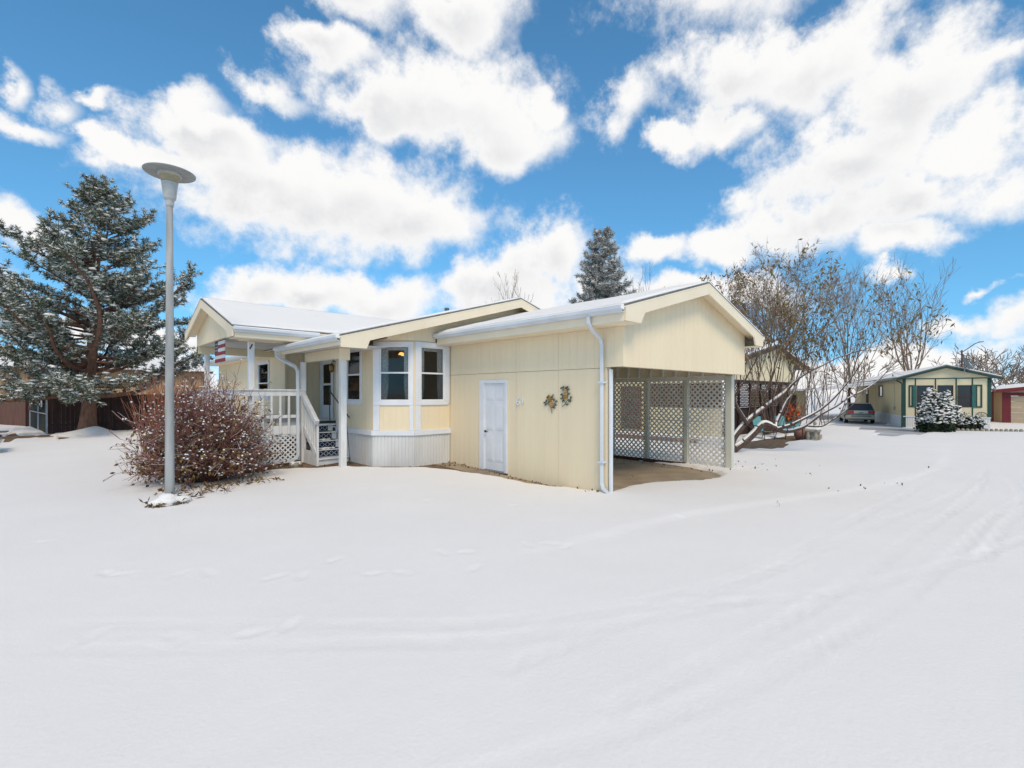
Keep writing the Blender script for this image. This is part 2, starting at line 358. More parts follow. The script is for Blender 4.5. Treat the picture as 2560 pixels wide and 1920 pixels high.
# ------------------------------------------------------------------ terrain
def sstep(a, b, x): t = np.clip((np.asarray(x, float)-a)/(b-a), 0, 1); return t*t*(3-2*t)
def terrain(x, y):
    x = np.asarray(x, float); y = np.asarray(y, float)
    z = -.15*sstep(7.4, 13.2, x)-.14*sstep(14, 36, x)
    z = z+.13*sstep(6, 10.4, y)*sstep(3.2, 5.5, x)*(1-sstep(8, 14, x))
    z = z+.09*sstep(14, 26, y)*(1-sstep(4, 16, x))
    return z
def T(x, y): return float(terrain(x, y))
_rn = np.random.RandomState(11); _lat = _rn.rand(256, 256)
def vnoise(x, y, s):
    x = np.asarray(x)*s+57.3; y = np.asarray(y)*s+31.7; xi = np.floor(x).astype(int); yi = np.floor(y).astype(int)
    fx = x-xi; fy = y-yi; fx = fx*fx*(3-2*fx); fy = fy*fy*(3-2*fy)
    g = lambda a, b: _lat[a % 256, b % 256]
    return (g(xi, yi)*(1-fx)+g(xi+1, yi)*fx)*(1-fy)+(g(xi, yi+1)*(1-fx)+g(xi+1, yi+1)*fx)*fy-.5
def poly_sd(poly, x, y):                          # signed distance, negative inside
    poly = np.asarray(poly, float); d = np.full(x.shape, 1e9); ins = np.zeros(x.shape, bool)
    for i in range(len(poly)):
        a = poly[i]; b = poly[(i+1) % len(poly)]; e = b-a
        t = np.clip(((x-a[0])*e[0]+(y-a[1])*e[1])/(e@e), 0, 1)
        d = np.minimum(d, np.hypot(x-a[0]-t*e[0], y-a[1]-t*e[1]))
        c = ((a[1] > y) != (b[1] > y)) & (x < (b[0]-a[0])*(y-a[1])/(b[1]-a[1]+1e-12)+a[0]); ins ^= c
    return np.where(ins, -d, d)
def line_d(pts, x, y):
    d = np.full(x.shape, 1e9); pts = np.asarray(pts, float)
    for a, b in zip(pts[:-1], pts[1:]):
        e = b-a; t = np.clip(((x-a[0])*e[0]+(y-a[1])*e[1])/(e@e), 0, 1)
        d = np.minimum(d, np.hypot(x-a[0]-t*e[0], y-a[1]-t*e[1]))
    return d
def smooth_line(p, n=8):
    p = [np.array(q, float) for q in p]; p = [2*p[0]-p[1]]+p+[2*p[-1]-p[-2]]; o = []
    for i in range(1, len(p)-2):
        for k in range(n):
            t = k/n; a, b, c, d = p[i-1:i+3]
            o.append(.5*((2*b)+(c-a)*t+(2*a-5*b+4*c-d)*t*t+(3*b-a-3*c+d)*t**3))
    o.append(p[-2]); return o
SLAB = [(7.5, 5.25), (8.3, 5.42), (9.08, 5.33), (10.24, 4.92), (11.13, 4.80), (11.85, 4.93), (12.3, 5.3), (12.75, 6.2), (12.9, 7.5), (12.95, 9.98), (7.5, 9.98)]
STRIP = [(7.42, 5.6), (7.30, 6.2), (7.02, 7.2), (6.82, 8.4), (6.55, 9.3), (6.2, 9.68), (5.5, 10.35), (5.2, 11.0), (4.75, 11.5), (4.35, 11.95), (3.9, 12.4), (3.1, 12.5), (3.1, 17.6), (5.9, 17.6), (5.9, 11.0), (6.5, 10.5), (8.0, 10.4), (8.0, 5.6)]
DRIVE = [(48.1, 11.4), (48.3, 8.1), (39.7, 5.05), (35.5, 3.42), (33.1, 4.2), (31.4, 4.49), (35.1, 5.5), (39.2, 7.74), (42.6, 9.6)]
PATIO = [(17.6, 7.3), (19.6, 6.3), (20.6, 6.2), (22.6, 6.6), (27, 7.0), (28, 7.9), (19, 7.9)]
PINEBED = [(-4.5, 36), (-3.5, 27.8), (-1.0, 25.6), (.6, 26.6), (1.6, 28.2), (1.4, 29.6), (-.3, 29.6), (-.9, 36)]
PATCH = [(SLAB, .10, 'carport_slab', 'concrete'), (STRIP, .16, 'bare_soil', 'soil'), (DRIVE, .5, 'driveway', 'wet_drive'), (PATIO, .4, 'patio', 'soil')]
def snow_depth(x, y):
    h = .055+.022*vnoise(x, y, .30)+.005*vnoise(x, y, 1.3)+.003*vnoise(x, y, 4.1)+.002*vnoise(x, y, 9)
    for poly, rag, *_ in PATCH:
        sd = poly_sd(poly, x, y)+rag*(vnoise(x, y, 1.7)+.6*vnoise(x, y, 5.3))
        h = h-.14*(1-sstep(-.10, .16 if rag < .3 else .3, sd))
    sd = poly_sd(PINEBED, x, y)
    streak = vnoise(x*.5+y*.9, y*.3-x*1.6, 1.5)+.7*vnoise(x, y, 4.0)
    h = h-.085*(1-sstep(-.8, .4, sd))*sstep(.0, .30, streak)
    return h
TRACKS = [[(2.17, 2.35), (3.55, 2.11), (5.71, 1.69), (9.64, 1.18), (13.7, .72), (20.2, .5), (30, 1.2), (40, .2)],
          [(2.35, 1.63), (3.6, 1.38), (5.81, 1.08), (8.75, .82), (13.2, .52), (18.3, .36), (28, -.6)],
          [(1.2, 1.9), (2.8, 1.27), (4.21, .93), (5.54, .68), (7.91, .41), (11.1, .16), (16, -.5)],
          [(2.52, 2.73), (3.69, 2.2), (4.98, 1.28), (7, .46), (8.97, -.1), (13, -1.2)], [(7.45, .22), (9.67, .09), (13.9, -.12), (20, .6), (27, 2.6), (31, 4.6)],
          [(-2.5, 7), (-.29, 5.08), (.45, 4.35), (1.46, 3.47), (2.54, 2.57), (4.5, 1.6)], [(-.3, 5.58), (.77, 4.57), (1.72, 3.64), (2.75, 2.78), (5, 1.9), (9, 1.6), (16, 1.3)],
          [(14, 1.6), (20, 1.1), (26, 1.6), (30, 3.4)], [(16, 1.0), (22, .2), (30, .8)]]
GUT = [(-1.5, 9.5), (1.2, 6.2), (3.0, 4.25), (4.43, 3.75), (5.73, 3.55), (6.75, 3.39), (7.61, 3.12), (9.02, 2.74), (13.25, 1.86), (18, 1.3), (26, 1.8)]
FEET = [(1.59, 5.13), (1.81, 4.97), (2.58, 4.34), (-.14, 8.38), (.21, 4.85), (.67, 4.35), (1.11, 4.04), (1.35, 3.97), (.38, 6.43), (.51, 6.29), (.91, 5.89), (1.14, 5.71),
        (2.36, 4.52), (3.2, 3.92), (3.24, 4.56), (3.46, 4.38), (2.24, 5.2), (4.15, 4.07), (4.39, 3.9), (4.49, 3.71), (6.75, 3.39), (8.94, 2.75), (15.7, 4.76), (15, 3.6), (13.3, 3.42), (13.3, 1.79),
        (4.2, 8.4), (4.5, 8.0), (4.1, 7.4), (4.6, 6.9), (4.9, 6.2), (5.4, 5.6)]
def axis(lo, hi, step, far, g=1.13):
    c = list(np.arange(lo, hi, step)); s = step; a = hi
    while a < far: c.append(a); s *= g; a += s
    s = step; a = lo-step
    while a > -far: c.insert(0, a); s *= g; a -= s
    return np.array(c)
def build_ground():
    xs = axis(-2.5, 14.2, .038, 900); ys = axis(-2.0, 12.6, .038, 900)
    X, Y = np.meshgrid(xs, ys, indexing='ij'); Z = terrain(X, Y)+snow_depth(X, Y)
    far = np.exp(-np.hypot(X, Y)/60)
    for i, t in enumerate(TRACKS):
        d = line_d(smooth_line(t), X, Y)+.03*vnoise(X, Y, 1.1); wob = np.clip(1+1.6*vnoise(X, Y, .9+.1*i), .15, 1.8)
        Z += far*wob*(-.0034*np.exp(-(d/.075)**4)+.0019*np.exp(-((d-.115)/.028)**2))
        Z += far*wob*.003*np.sin(d*120)*np.exp(-(d/.08)**4)
        Z += far*wob*.0035*vnoise(X, Y, 11)*np.exp(-(d/.14)**2)
    gp = np.array(smooth_line(GUT)); d = line_d(gp, X, Y)
    side = poly_sd(list(map(tuple, gp))+[(60, 40), (-20, 40)], X, Y)   # negative on the yard side
    Z += far*(.030*sstep(.25, -.25, side)*sstep(2.5, 6, X)-.010*np.exp(-(d/.14)**2)*sstep(2.5, 6, X))
    for i, (a, b) in enumerate(FEET):
        e = ((X-a)*math.cos(i)+(Y-b)*math.sin(i)); q = (-(X-a)*math.sin(i)+(Y-b)*math.cos(i))
        Z += (-.010*np.exp(-((e/.13)**2+(q/.05)**2)**2)+.003*np.exp(-(np.sqrt((e/.17)**2+(q/.09)**2)-1)**2*14))*(1+1.5*vnoise(X, Y, 14))
    Z += .0022*_rn.rand(*Z.shape)*far
    n, m = X.shape; idx = np.arange(n*m).reshape(n, m)
    F = np.stack([idx[:-1, :-1], idx[1:, :-1], idx[1:, 1:], idx[:-1, 1:]], -1).reshape(-1, 4)
    me = np_mesh('ground', np.stack([X, Y, Z], -1).reshape(-1, 3), F)
    return link('ground', me, 'snow', kind='structure', smooth=True)
build_ground()
for poly, rag, nm, mm in PATCH:                   # bare surfaces lie under the snow and show where it has melted
    P = np.array(poly); x0, y0 = P.min(0)-.6; x1, y1 = P.max(0)+.6; st = .25 if x1-x0 < 10 else .8
    xs = np.arange(x0, x1+st, st); ys = np.arange(y0, y1+st, st); X, Y = np.meshgrid(xs, ys, indexing='ij')
    Z = terrain(X, Y)+(.004 if nm != 'bare_soil' else 0); n, m = X.shape; idx = np.arange(n*m).reshape(n, m)
    F = np.stack([idx[:-1, :-1], idx[1:, :-1], idx[1:, 1:], idx[:-1, 1:]], -1).reshape(-1, 4)
    link(nm, np_mesh(nm, np.stack([X, Y, Z], -1).reshape(-1, 3), F), mm, kind='structure', smooth=True)
b = np.array(PINEBED); X, Y = np.meshgrid(np.arange(-5, 2.6, .4), np.arange(25, 37, .4), indexing='ij')
n, m = X.shape; idx = np.arange(n*m).reshape(n, m)
link('grass_bed', np_mesh('grass_bed', np.stack([X, Y, terrain(X, Y)+.002], -1).reshape(-1, 3), np.stack([idx[:-1, :-1], idx[1:, :-1], idx[1:, 1:], idx[:-1, 1:]], -1).reshape(-1, 4)), 'soil', kind='structure')

# ------------------------------------------------------------------ the cream house
HOUSE = thing('house', 'cream manufactured house with attached carport, bay window and covered porch', 'house', (7.4, 10.07, 0))
def siding(parent, p0, p1, z0, z1, m='siding', pitch=.2, gd=.005, gw=.011, thick=.06, name='siding_panel', phase=.1, extra=()):
    p0 = Vector(p0); p1 = Vector(p1); Ln = (p1-p0).length; u = (p1-p0)/Ln; n = Vector((u.y, -u.x))
    z0f = z0 if callable(z0) else (lambda s: z0); z1f = z1 if callable(z1) else (lambda s: z1)
    st = [(0, 0)]; g = phase
    while pitch and g < Ln-gw:
        if g > gw: st += [(g-gw/2, 0), (g-gw/2+.003, -gd), (g+gw/2-.003, -gd), (g+gw/2, 0)]
        g += pitch
    st += [(Ln, 0)]+[(e, 0) for e in extra]; st = sorted(st)
    V = []; F = []; k = len(st)
    for s, o in st:
        a = p0+u*s+n*o; b = p0+u*s-n*thick
        V += [(a.x, a.y, z0f(s)), (a.x, a.y, z1f(s)), (b.x, b.y, z0f(s)), (b.x, b.y, z1f(s))]
    for i in range(k-1):
        a, b = 4*i, 4*(i+1)
        F += [(a, b, b+1, a+1), (b+2, a+2, a+3, b+3), (a+1, b+1, b+3, a+3), (b, a, a+2, b+2)]
    F += [(0, 1, 3, 2), (4*k-4, 4*k-2, 4*k-1, 4*k-3)]
    mb = MB(); mb.v = V; mb.f = F
    return mb.build(name, m, parent)
GUT_P = [(0, 0), (.07, 0), (.085, .03), (.12, .06), (.12, .115), (.112, .115), (.112, .065), (.08, .036), (.066, .008), (.008, .008), (.008, .105), (0, .105)]
def gutter(parent, a, b, m='gutter', snow=True):  # a, b: top-back line, a->b with the trough on the outward side n=(uy,-ux)
    a = Vector(a); b = Vector(b); u = (b-a).normalized(); n = Vector((u.y, -u.x, 0))
    g = MB().poly([a+n*p-Vector((0, 0, .115))+Vector((0, 0, q)) for p, q in GUT_P], b-a).build('gutter', m, parent)
    if snow:
        MB().poly([a+n*p+Vector((0, 0, q)) for p, q in ((.01, -.07), (.11, -.06), (.11, .0), (.07, .025), (.01, .02))], b-a).build('snow', 'snow_roof', g)
    return g
def snow_sheet(c, thick, parent, nu=56, nv=22, seed=0):   # uneven snow blanket on a four-cornered roof plane
    A, B, C, D = (np.array(q, float) for q in c); u = np.linspace(0, 1, nu)[:, None, None]; v = np.linspace(0, 1, nv)[None, :, None]
    la, lb = np.linalg.norm(D-A), np.linalg.norm(B-A)
    rag = lambda t, k: .006+.022*(vnoise(t*la*1.0+k*7.1, np.full_like(t, k*3.3), 2.2)+.5)+.012*(vnoise(t*la+k, np.full_like(t, k*1.7), 7.)+.5)
    uu = np.linspace(0, 1, nu)
    e0 = (rag(uu, 1+abs(A[0]))/lb)[:, None, None]; e1 = (rag(uu, 2+abs(B[1]))/lb)[:, None, None]
    V_ = e0+(1-e0-e1)*v; U_ = .012/la+(1-.024/la)*u
    P = (A*(1-V_)+B*V_)*(1-U_)+(D*(1-V_)+C*V_)*U_
    du = np.minimum(U_, 1-U_)*la; dv = np.minimum(V_, 1-V_)*lb; ed = np.clip(np.minimum(du, dv)/.09, 0, 1)[..., 0]
    h = thick*(1.0+.55*vnoise(P[..., 0], P[..., 1], .9)+.3*vnoise(P[..., 0], P[..., 1], 3.1))*(.25+.75*np.sqrt(ed*(2-ed)))
    T_ = P.copy(); T_[..., 2] += h+.004; Bt = P.copy(); Bt[..., 2] += .002
    n = nu*nv; idx = np.arange(n).reshape(nu, nv)
    F = np.stack([idx[:-1, :-1], idx[1:, :-1], idx[1:, 1:], idx[:-1, 1:]], -1).reshape(-1, 4)
    bd = np.concatenate([idx[:, 0], idx[-1, 1:], idx[-2::-1, -1], idx[0, -2:0:-1]]); nx = np.roll(bd, -1)
    S = np.stack([bd, nx, nx+n, bd+n], -1)
    me = np_mesh('snow_cover', np.concatenate([T_.reshape(-1, 3), Bt.reshape(-1, 3)]), np.concatenate([F, F[:, ::-1]+n, S]))
    bm = bmesh.new(); bm.from_mesh(me); bmesh.ops.recalc_face_normals(bm, faces=bm.faces); bm.to_mesh(me); bm.free()
    return link('snow_cover', me, 'snow_roof', parent, smooth=False)
def roof_plane(parent, c, eave_gap=.0, snow_in=.012, name='roof', thick=.05, deck='shingle'):
    r = MB().slab(c, -.03, 0).build(name, deck, parent); MB().slab(c, -.06, -.031).build('sheathing', 'cream_trim', r)
    snow_sheet(c, thick, r)
    return r

# --- carport / garage block
XL, XR, YF, YB = 7.40, 13.05, 4.84, 10.07
EZ, AZ, AX, RY = 3.42, 4.32, 10.22, 4.52
def gz(x): return AZ-.275*abs(x-AX)
ZS = 2.385
top = 3.26
for a, b in ((10.07, 8.82), (8.82, 7.61), (7.61, 6.38), (6.38, 5.2)):
    siding(HOUSE, (XL, a-.003), (XL, b+.003), ZS+.004, top, phase=.1)
siding(HOUSE, (XL, 10.067), (XL, 8.862), lambda s: T(7.4, 9.5)-.05, ZS-.004)
siding(HOUSE, (XL, 7.884), (XL, 7.613), -.02, ZS-.004, phase=.07)
siding(HOUSE, (XL, 8.858), (XL, 7.887), 2.232, ZS-.005, phase=.2)
siding(HOUSE, (XL, 7.607), (XL, 6.383), -.04, ZS-.004)
siding(HOUSE, (XL, 6.377), (XL, 5.203), -.08, ZS-.004)
MB().box(7.463, 7.50, 5.17, 10.06, -.05, 3.2).build('inner_wall', 'sage_post', HOUSE)
MB().box(7.425, 7.505, 5.13, 5.168, -.1, 2.36).build('end_trim', 'white', HOUSE, bevel=.004)
# gable front and its side return
siding(HOUSE, (XL, YF), (XR, YF), 2.40, lambda s: gz(XL+s)-.07, extra=(AX-XL,), phase=.14)
siding(HOUSE, (XL-.004, 5.2), (XL-.004, YF-.002), 2.40, lambda s: 3.45, phase=.17, thick=.05)
siding(HOUSE, (XR+.004, YF-.002), (XR+.004, 10.05), 2.40, 3.40, phase=.17, thick=.014)
MB().box(XL+.06, XR-.06, YF+.062, YF+.15, 2.40, 2.43).build('header_soffit', 'cream_trim', HOUSE)
# roof
roof_plane(HOUSE, [(6.95, RY, EZ), (AX, RY, AZ), (AX, YB+.4, AZ), (6.95, YB-.02, EZ)])
roof_plane(HOUSE, [(AX, RY, AZ), (13.5, RY, EZ), (13.5, YB+.4, EZ), (AX, YB+.4, AZ)])
fz = lambda x: gz(x)-.062
MB().poly([(6.99, RY+.002, fz(6.99)), (AX, RY+.002, fz(AX)), (AX, RY+.002, fz(AX)-.20), (7.62, RY+.002, fz(7.62)-.19), (7.55, RY+.002, fz(7.55)-.26), (7.48, RY+.002, fz(6.99)-.22), (6.99, RY+.002, fz(6.99)-.22)], (0, .035, 0)).build('rake_board', 'cream_trim', HOUSE)
MB().poly([(13.46, RY+.002, fz(13.46)), (AX+.002, RY+.002, fz(AX)), (AX+.002, RY+.002, fz(AX)-.20), (12.85, RY+.002, fz(12.85)-.19), (12.95, RY+.002, fz(13.46)-.22), (13.46, RY+.002, fz(13.46)-.22)], (0, .035, 0)).build('rake_board', 'cream_trim', HOUSE)
for x0, x1 in ((7.02, AX), (AX, 13.44)):
    MB().slab([(x0, RY+.04, gz(x0)-.10), (x1, RY+.04, gz(x1)-.10), (x1, YF-.003, gz(x1)-.10), (x0, YF-.003, gz(x0)-.10)], -.015, 0).build('soffit', 'cream_trim', HOUSE)
MB().box(6.99, 7.39, RY+.04, 10.0, 3.13, 3.145).build('soffit', 'cream_trim', HOUSE)
MB().box(13.06, 13.45, RY+.04, 10.0, 3.13, 3.145).build('soffit', 'cream_trim', HOUSE)
MB().box(6.965, 6.988, RY+.04, 10.03, 3.14, 3.345).build('eave_board', 'cream_trim', HOUSE)
MB().box(13.452, 13.475, RY+.04, 10.03, 3.14, 3.345).build('eave_board', 'cream_trim', HOUSE)
gutter(HOUSE, (6.962, 10.04, 3.40), (6.962, RY+.01, 3.40))
gutter(HOUSE, (13.478, RY+.01, 3.40), (13.478, 10.0, 3.40))
def pipe(parent, pts, w=.068, d=.06, m='gutter', name='downspout'):
    mb = MB()
    mb.tube(pts, w*.62, n=4); o = mb.build(name, m, parent, bevel=.008); return o
sp = pipe(HOUSE, [(6.90, 5.24, 3.29), (6.90, 5.24, 3.17), (7.02, 5.25, 3.06), (7.28, 5.26, 2.93), (7.335, 5.26, 2.82), (7.335, 5.26, .24), (7.32, 5.22, .15), (7.28, 5.08, .09)])
for z in (2.1, .62):
    MB().box(7.28, 7.405, 5.20, 5.32, z, z+.03).build('strap', 'gutter', sp)
# white six-panel door
dr = MB()
for a, b, z0, z1 in ((7.887, 7.975, .10, 2.23), (8.685, 8.858, .10, 2.23), (7.975, 8.685, 2.15, 2.23)): dr.box(XL-.03, XL+.05, a, b, z0, z1)
door = dr.build('door', 'white', HOUSE, bevel=.006)
MB().box(XL+.012, XL+.05, 7.978, 8.682, .125, 2.148).build('leaf', 'white', door)
for ya, yb in ((8.05, 8.29), (8.37, 8.61)):
    for z0, z1 in ((.33, .92), (1.06, 1.66), (1.76, 2.03)):
        m_ = MB()
        m_.box(XL+.003, XL+.0115, ya, yb, z0, z1).build('panel', 'white', door, bevel=.008)
        MB().box(XL-.004, XL+.0025, ya+.04, yb-.04, z0+.04, z1-.04).build('panel', 'white', door, bevel=.006)
MB().box(XL-.02, XL+.1, 7.975, 8.685, .085, .122).build('sill', 'galv', door)
kn = MB().tube([(XL+.012, 8.60, 1.02), (XL-.03, 8.60, 1.02)], .012, 8).tube([(XL-.03, 8.60, 1.02), (XL-.045, 8.60, 1.02), (XL-.07, 8.60, 1.02), (XL-.08, 8.60, 1.02)], [.012, .032, .03, .012], 10)
kn.build('knob', 'dark_metal', door, smooth=True)
for z in (.35, 1.12, 1.92): MB().box(XL-.004, XL+.011, 7.965, 7.99, z, z+.09).build('hinge', 'galv', door)
# house number 61
def text_mesh(s, size, depth):
    cu = bpy.data.curves.new('t', 'FONT'); cu.body = s; cu.size = size; cu.extrude = depth; cu.align_x = 'CENTER'; cu.resolution_u = 3
    o = bpy.data.objects.new('t', cu); COL.objects.link(o); bpy.context.view_layer.update()
    me = bpy.data.meshes.new_from_object(o.evaluated_get(bpy.context.evaluated_depsgraph_get())); bpy.data.objects.remove(o); return me
for ch, yy, zz in (('6', 7.53, 1.655), ('1', 7.38, 1.68)):
    me = text_mesh(ch, .25, .012); me.transform(Matrix(((0, 0, -1, XL-.02), (-1, 0, 0, yy), (0, 1, 0, zz), (0, 0, 0, 1))))
    link('house_number', me, 'white', HOUSE)
# right side: posts, framing and garden lattice
for y in (5.2, 6.44, 7.69, 8.94):
    big = y < 5.5
    MB().box(13.00 if not big else 12.98, 13.10 if not big else 13.14, y-.055, y+.055 if not big else y+.11, T(13, y)-.12, 2.40 if not big else 2.398).build('post', 'sage_post', HOUSE, bevel=.006)
MB().box(13.145, 13.20, 5.16, 5.30, -.3, 2.398).build('post_trim', 'white_worn', HOUSE, bevel=.004)
MB().box(12.99, 13.11, 5.31, 10.0, 2.30, 2.395).build('rail', 'lattice_paint', HOUSE)
for i in range(12):
    y = 5.5+i*.40
    MB().box(12.94, 13.035, y, y+.045, 2.40, 3.15).build('stud', 'lattice_paint', HOUSE)
MB().box(7.6, 13.1, YF+.31, 10.0, 3.16, 3.19).build('ceiling', 'sage_post', HOUSE)
siding(HOUSE, (7.51, 10.06), (13.1, 10.06), -.1, 3.15)
def clip_slat(a0, a1, b0, b1, c, sgn):            # 45 degree line a + sgn*b = c within a rectangle
    pts = []
    for a in (a0, a1):
        b = (c-a)*sgn
        if b0-1e-9 <= b <= b1+1e-9: pts.append((a, b))
    for b in (b0, b1):
        a = c-sgn*b
        if a0+1e-9 < a < a1-1e-9: pts.append((a, b))
    return pts[:2] if len(pts) >= 2 else None
def lattice(parent, fn, a0, a1, b0, b1, pitch, w, t, m, name='lattice_panel', joined=False, frame=.035, fm=None, rail=None):
    """fn(a, b, n) -> world point; slats are single pieces in two layers"""
    fr = MB()
    for p, q in (((a0, b0+frame/2), (a1, b0+frame/2)), ((a0, b1-frame/2), (a1, b1-frame/2)), ((a0+frame/2, b0), (a0+frame/2, b1)), ((a1-frame/2, b0), (a1-frame/2, b1))):
        nn = Vector(fn(0, 0, 1))-Vector(fn(0, 0, 0))
        fr.bar(fn(*p, -t*.2), fn(*q, -t*.2), t*3.4 if abs(p[0]-q[0]) < 1e-6 else t*3.2, frame, up=(0, 0, 1)) if abs(p[0]-q[0]) > 1e-6 else fr.bar(fn(*p, -t*.2), fn(*q, -t*.2), frame, t*3.4, up=nn)
    if rail: fr.bar(fn(a0, rail, -t*.2), fn(a1, rail, -t*.2), t*3, .03)
    root = fr.build(name, fm or m, parent, kind='stuff' if joined else None)
    all_ = MB()
    for sgn, off in ((1, -t*.55), (-1, t*.55)):
        lo = a0+(b0 if sgn > 0 else -b1); hi = a1+(b1 if sgn > 0 else -b0)
        c = lo+pitch*.4
        while c < hi:
            s = clip_slat(a0, a1, b0, b1, c, sgn)
            if s and math.hypot(s[0][0]-s[1][0], s[0][1]-s[1][1]) > .05:
                nn = Vector(fn(0, 0, 1))-Vector(fn(0, 0, 0))
                if joined: all_.bar(fn(*s[0], off), fn(*s[1], off), w, t, up=nn)
                else: MB().bar(fn(*s[0], off), fn(*s[1], off), w, t, up=nn).build('slat', m, root)
            c += pitch
    if joined: all_.build('slat', m, root, kind='stuff')
    return root
for ya, yb in ((5.31, 6.385), (6.495, 7.635), (7.745, 8.885), (8.995, 9.99)):
    zb = T(13, ya)-.02
    lattice(HOUSE, lambda a, b, n: (13.05-n, a, b), ya, yb, zb+.06, 2.30, .155, .043, .008, 'lattice_paint', rail=1.13)
MB().box(12.90, 12.99, 6.42, 9.9, T(12.9, 8), T(12.9, 8)+.09).build('ground_timber', 'timber_red', HOUSE)

# --- main house body
HX, HXR, HYB = 5.61, 13.6, 26.0
MRX, MRZ, MRY, MS = 9.6, 4.63, 9.65, .28
def mz(x): return MRZ-MS*abs(x-MRX)
SK0, SK1 = .885, 1.01                               # skirting belt
def skirt(p0, p1, zb):
    Ln = (Vector(p1)-Vector(p0)).length; u = (Vector(p1)-Vector(p0))/Ln; n = Vector((u.y, -u.x))
    siding(HOUSE, Vector(p0)+n*.012, Vector(p1)+n*.012, zb, SK0, 'skirt', pitch=.085, gd=.012, gw=.022, name='skirting_panel', phase=.04)
    MB().obox(p0, u, -.012, Ln+.012, -.02, .05, SK0+.002, SK1).build('belt_board', 'white', HOUSE, bevel=.006)
skirt((5.61, 12.84), (5.61, 10.79), .05); skirt((5.61, 10.79), (6.33, 10.07), .08); skirt((6.33, 10.07), (7.385, 10.07), .08)
def window(o, u, g0, g1, z0, z1, zm, cas, m_pane='glass', curtain=True, lace=False, clip=(False, False), depth=.9, room='room', name='window'):
    """o,u wall frame; glass g0..g1 x z0..z1; cas = (left,right,top,bottom) casing widths"""
    cl, cr, ct, cb = cas; w = MB(); c = .07
    n = (u[1], -u[0])
    def P(a, z, b=.002): return (o[0]+u[0]*a+n[0]*b, o[1]+u[1]*a+n[1]*b, z)
    A, B, Z0, Z1 = g0-cl, g1+cr, z0-cb, z1+ct
    ol = [P(A, Z0+(c if clip[0] else 0)), P(A, Z1-(c if clip[0] else 0))]
    d = Vector((n[0], n[1], 0))*.032
    tl = [(A+c, Z1)] if clip[0] else []; tr = [(B-c, Z1)] if clip[1] else []
    w.poly([P(A, Z1-(c if clip[0] else 0)), *[P(*q) for q in tl or [(A, Z1)] if clip[0]], P(B-(c if clip[1] else 0), Z1), *([P(B, Z1-c)] if clip[1] else []), P(B, z1), P(A, z1)] if clip[0] else
           [P(A, Z1), P(B-(c if clip[1] else 0), Z1), *([P(B, Z1-c)] if clip[1] else []), P(B, z1), P(A, z1)], d)
    w.poly([P(A, z0), P(B, z0), *([P(B, Z0+c), P(B-c, Z0)] if clip[1] else [P(B, Z0)]), *([P(A+c, Z0), P(A, Z0+c)] if clip[0] else [P(A, Z0)])], d)
    w.poly([P(A, z0), P(g0, z0), P(g0, z1), P(A, z1)], d); w.poly([P(g1, z0), P(B, z0), P(B, z1), P(g1, z1)], d)
    wn = w.build(name, 'white', HOUSE, bevel=.005)
    f = MB(); t = .03
    for a, b, q, r in ((g0, g1, z1-t, z1), (g0, g1, z0, z0+t), (g0, g0+t, z0+t, z1-t), (g1-t, g1, z0+t, z1-t), (g0+t, g1-t, zm-.02, zm+.02)):
        f.obox(o, u, a, b, -.05, .012, q, r)
    f.build('sash', 'white', wn)
    MB().obox(o, u, g0+t, g1-t, -.022, -.018, zm+.02, z1-t).build('pane', m_pane, wn)
    MB().obox(o, u, g0+t, g1-t, -.012, -.008, z0+t, zm-.02).build('pane', 'glass_screen', wn)
    if curtain:
        for s, e in ((g0, g0+(g1-g0)*.25), (g1-(g1-g0)*.22, g1)):
            k = 16; V = []; F = []
            for j in range(k+1):
                a = s+(e-s)*j/k
                for q, zz in enumerate((z0-.05, (z0+zm)/2, zm, z1+.03)):
                    shrink = (1-.25*(q in (0,)))
                    aa = (s+(a-s)*shrink) if s == g0 else (e+(a-e)*shrink)
                    V.append(P(aa, zz, -.085+.018*math.sin(j*1.9)))
            for j in range(k):
                for q in range(3): F.append((j*4+q, j*4+4+q, j*4+5+q, j*4+1+q))
            mb = MB(); mb.v = V; mb.f = F; mb.build('curtain', 'lace' if lace else 'curtain', wn)
        MB().obox(o, u, g0, g1, -.12, -.09, z1-.10, z1+.04).build('valance', 'lace', wn)
    if depth:
        r = MB(); a, b = g0-.25, g1+.25
        r.obox(o, u, a, b, -depth-.02, -depth, z0-.5, z1+.3); r.obox(o, u, a-.02, a, -depth, -.07, z0-.5, z1+.3); r.obox(o, u, b, b+.02, -depth, -.07, z0-.5, z1+.3)
        r.obox(o, u, a, b, -depth, -.07, z0-.5, z0-.48); r.obox(o, u, a, b, -depth, -.07, z1+.28, z1+.3)
        r.build('room_lining', room, wn)
    return wn
GT, GB, GM = 3.075, 1.735, 2.418
q2 = math.sqrt(.5); cu = (q2, -q2); cL = .72/q2
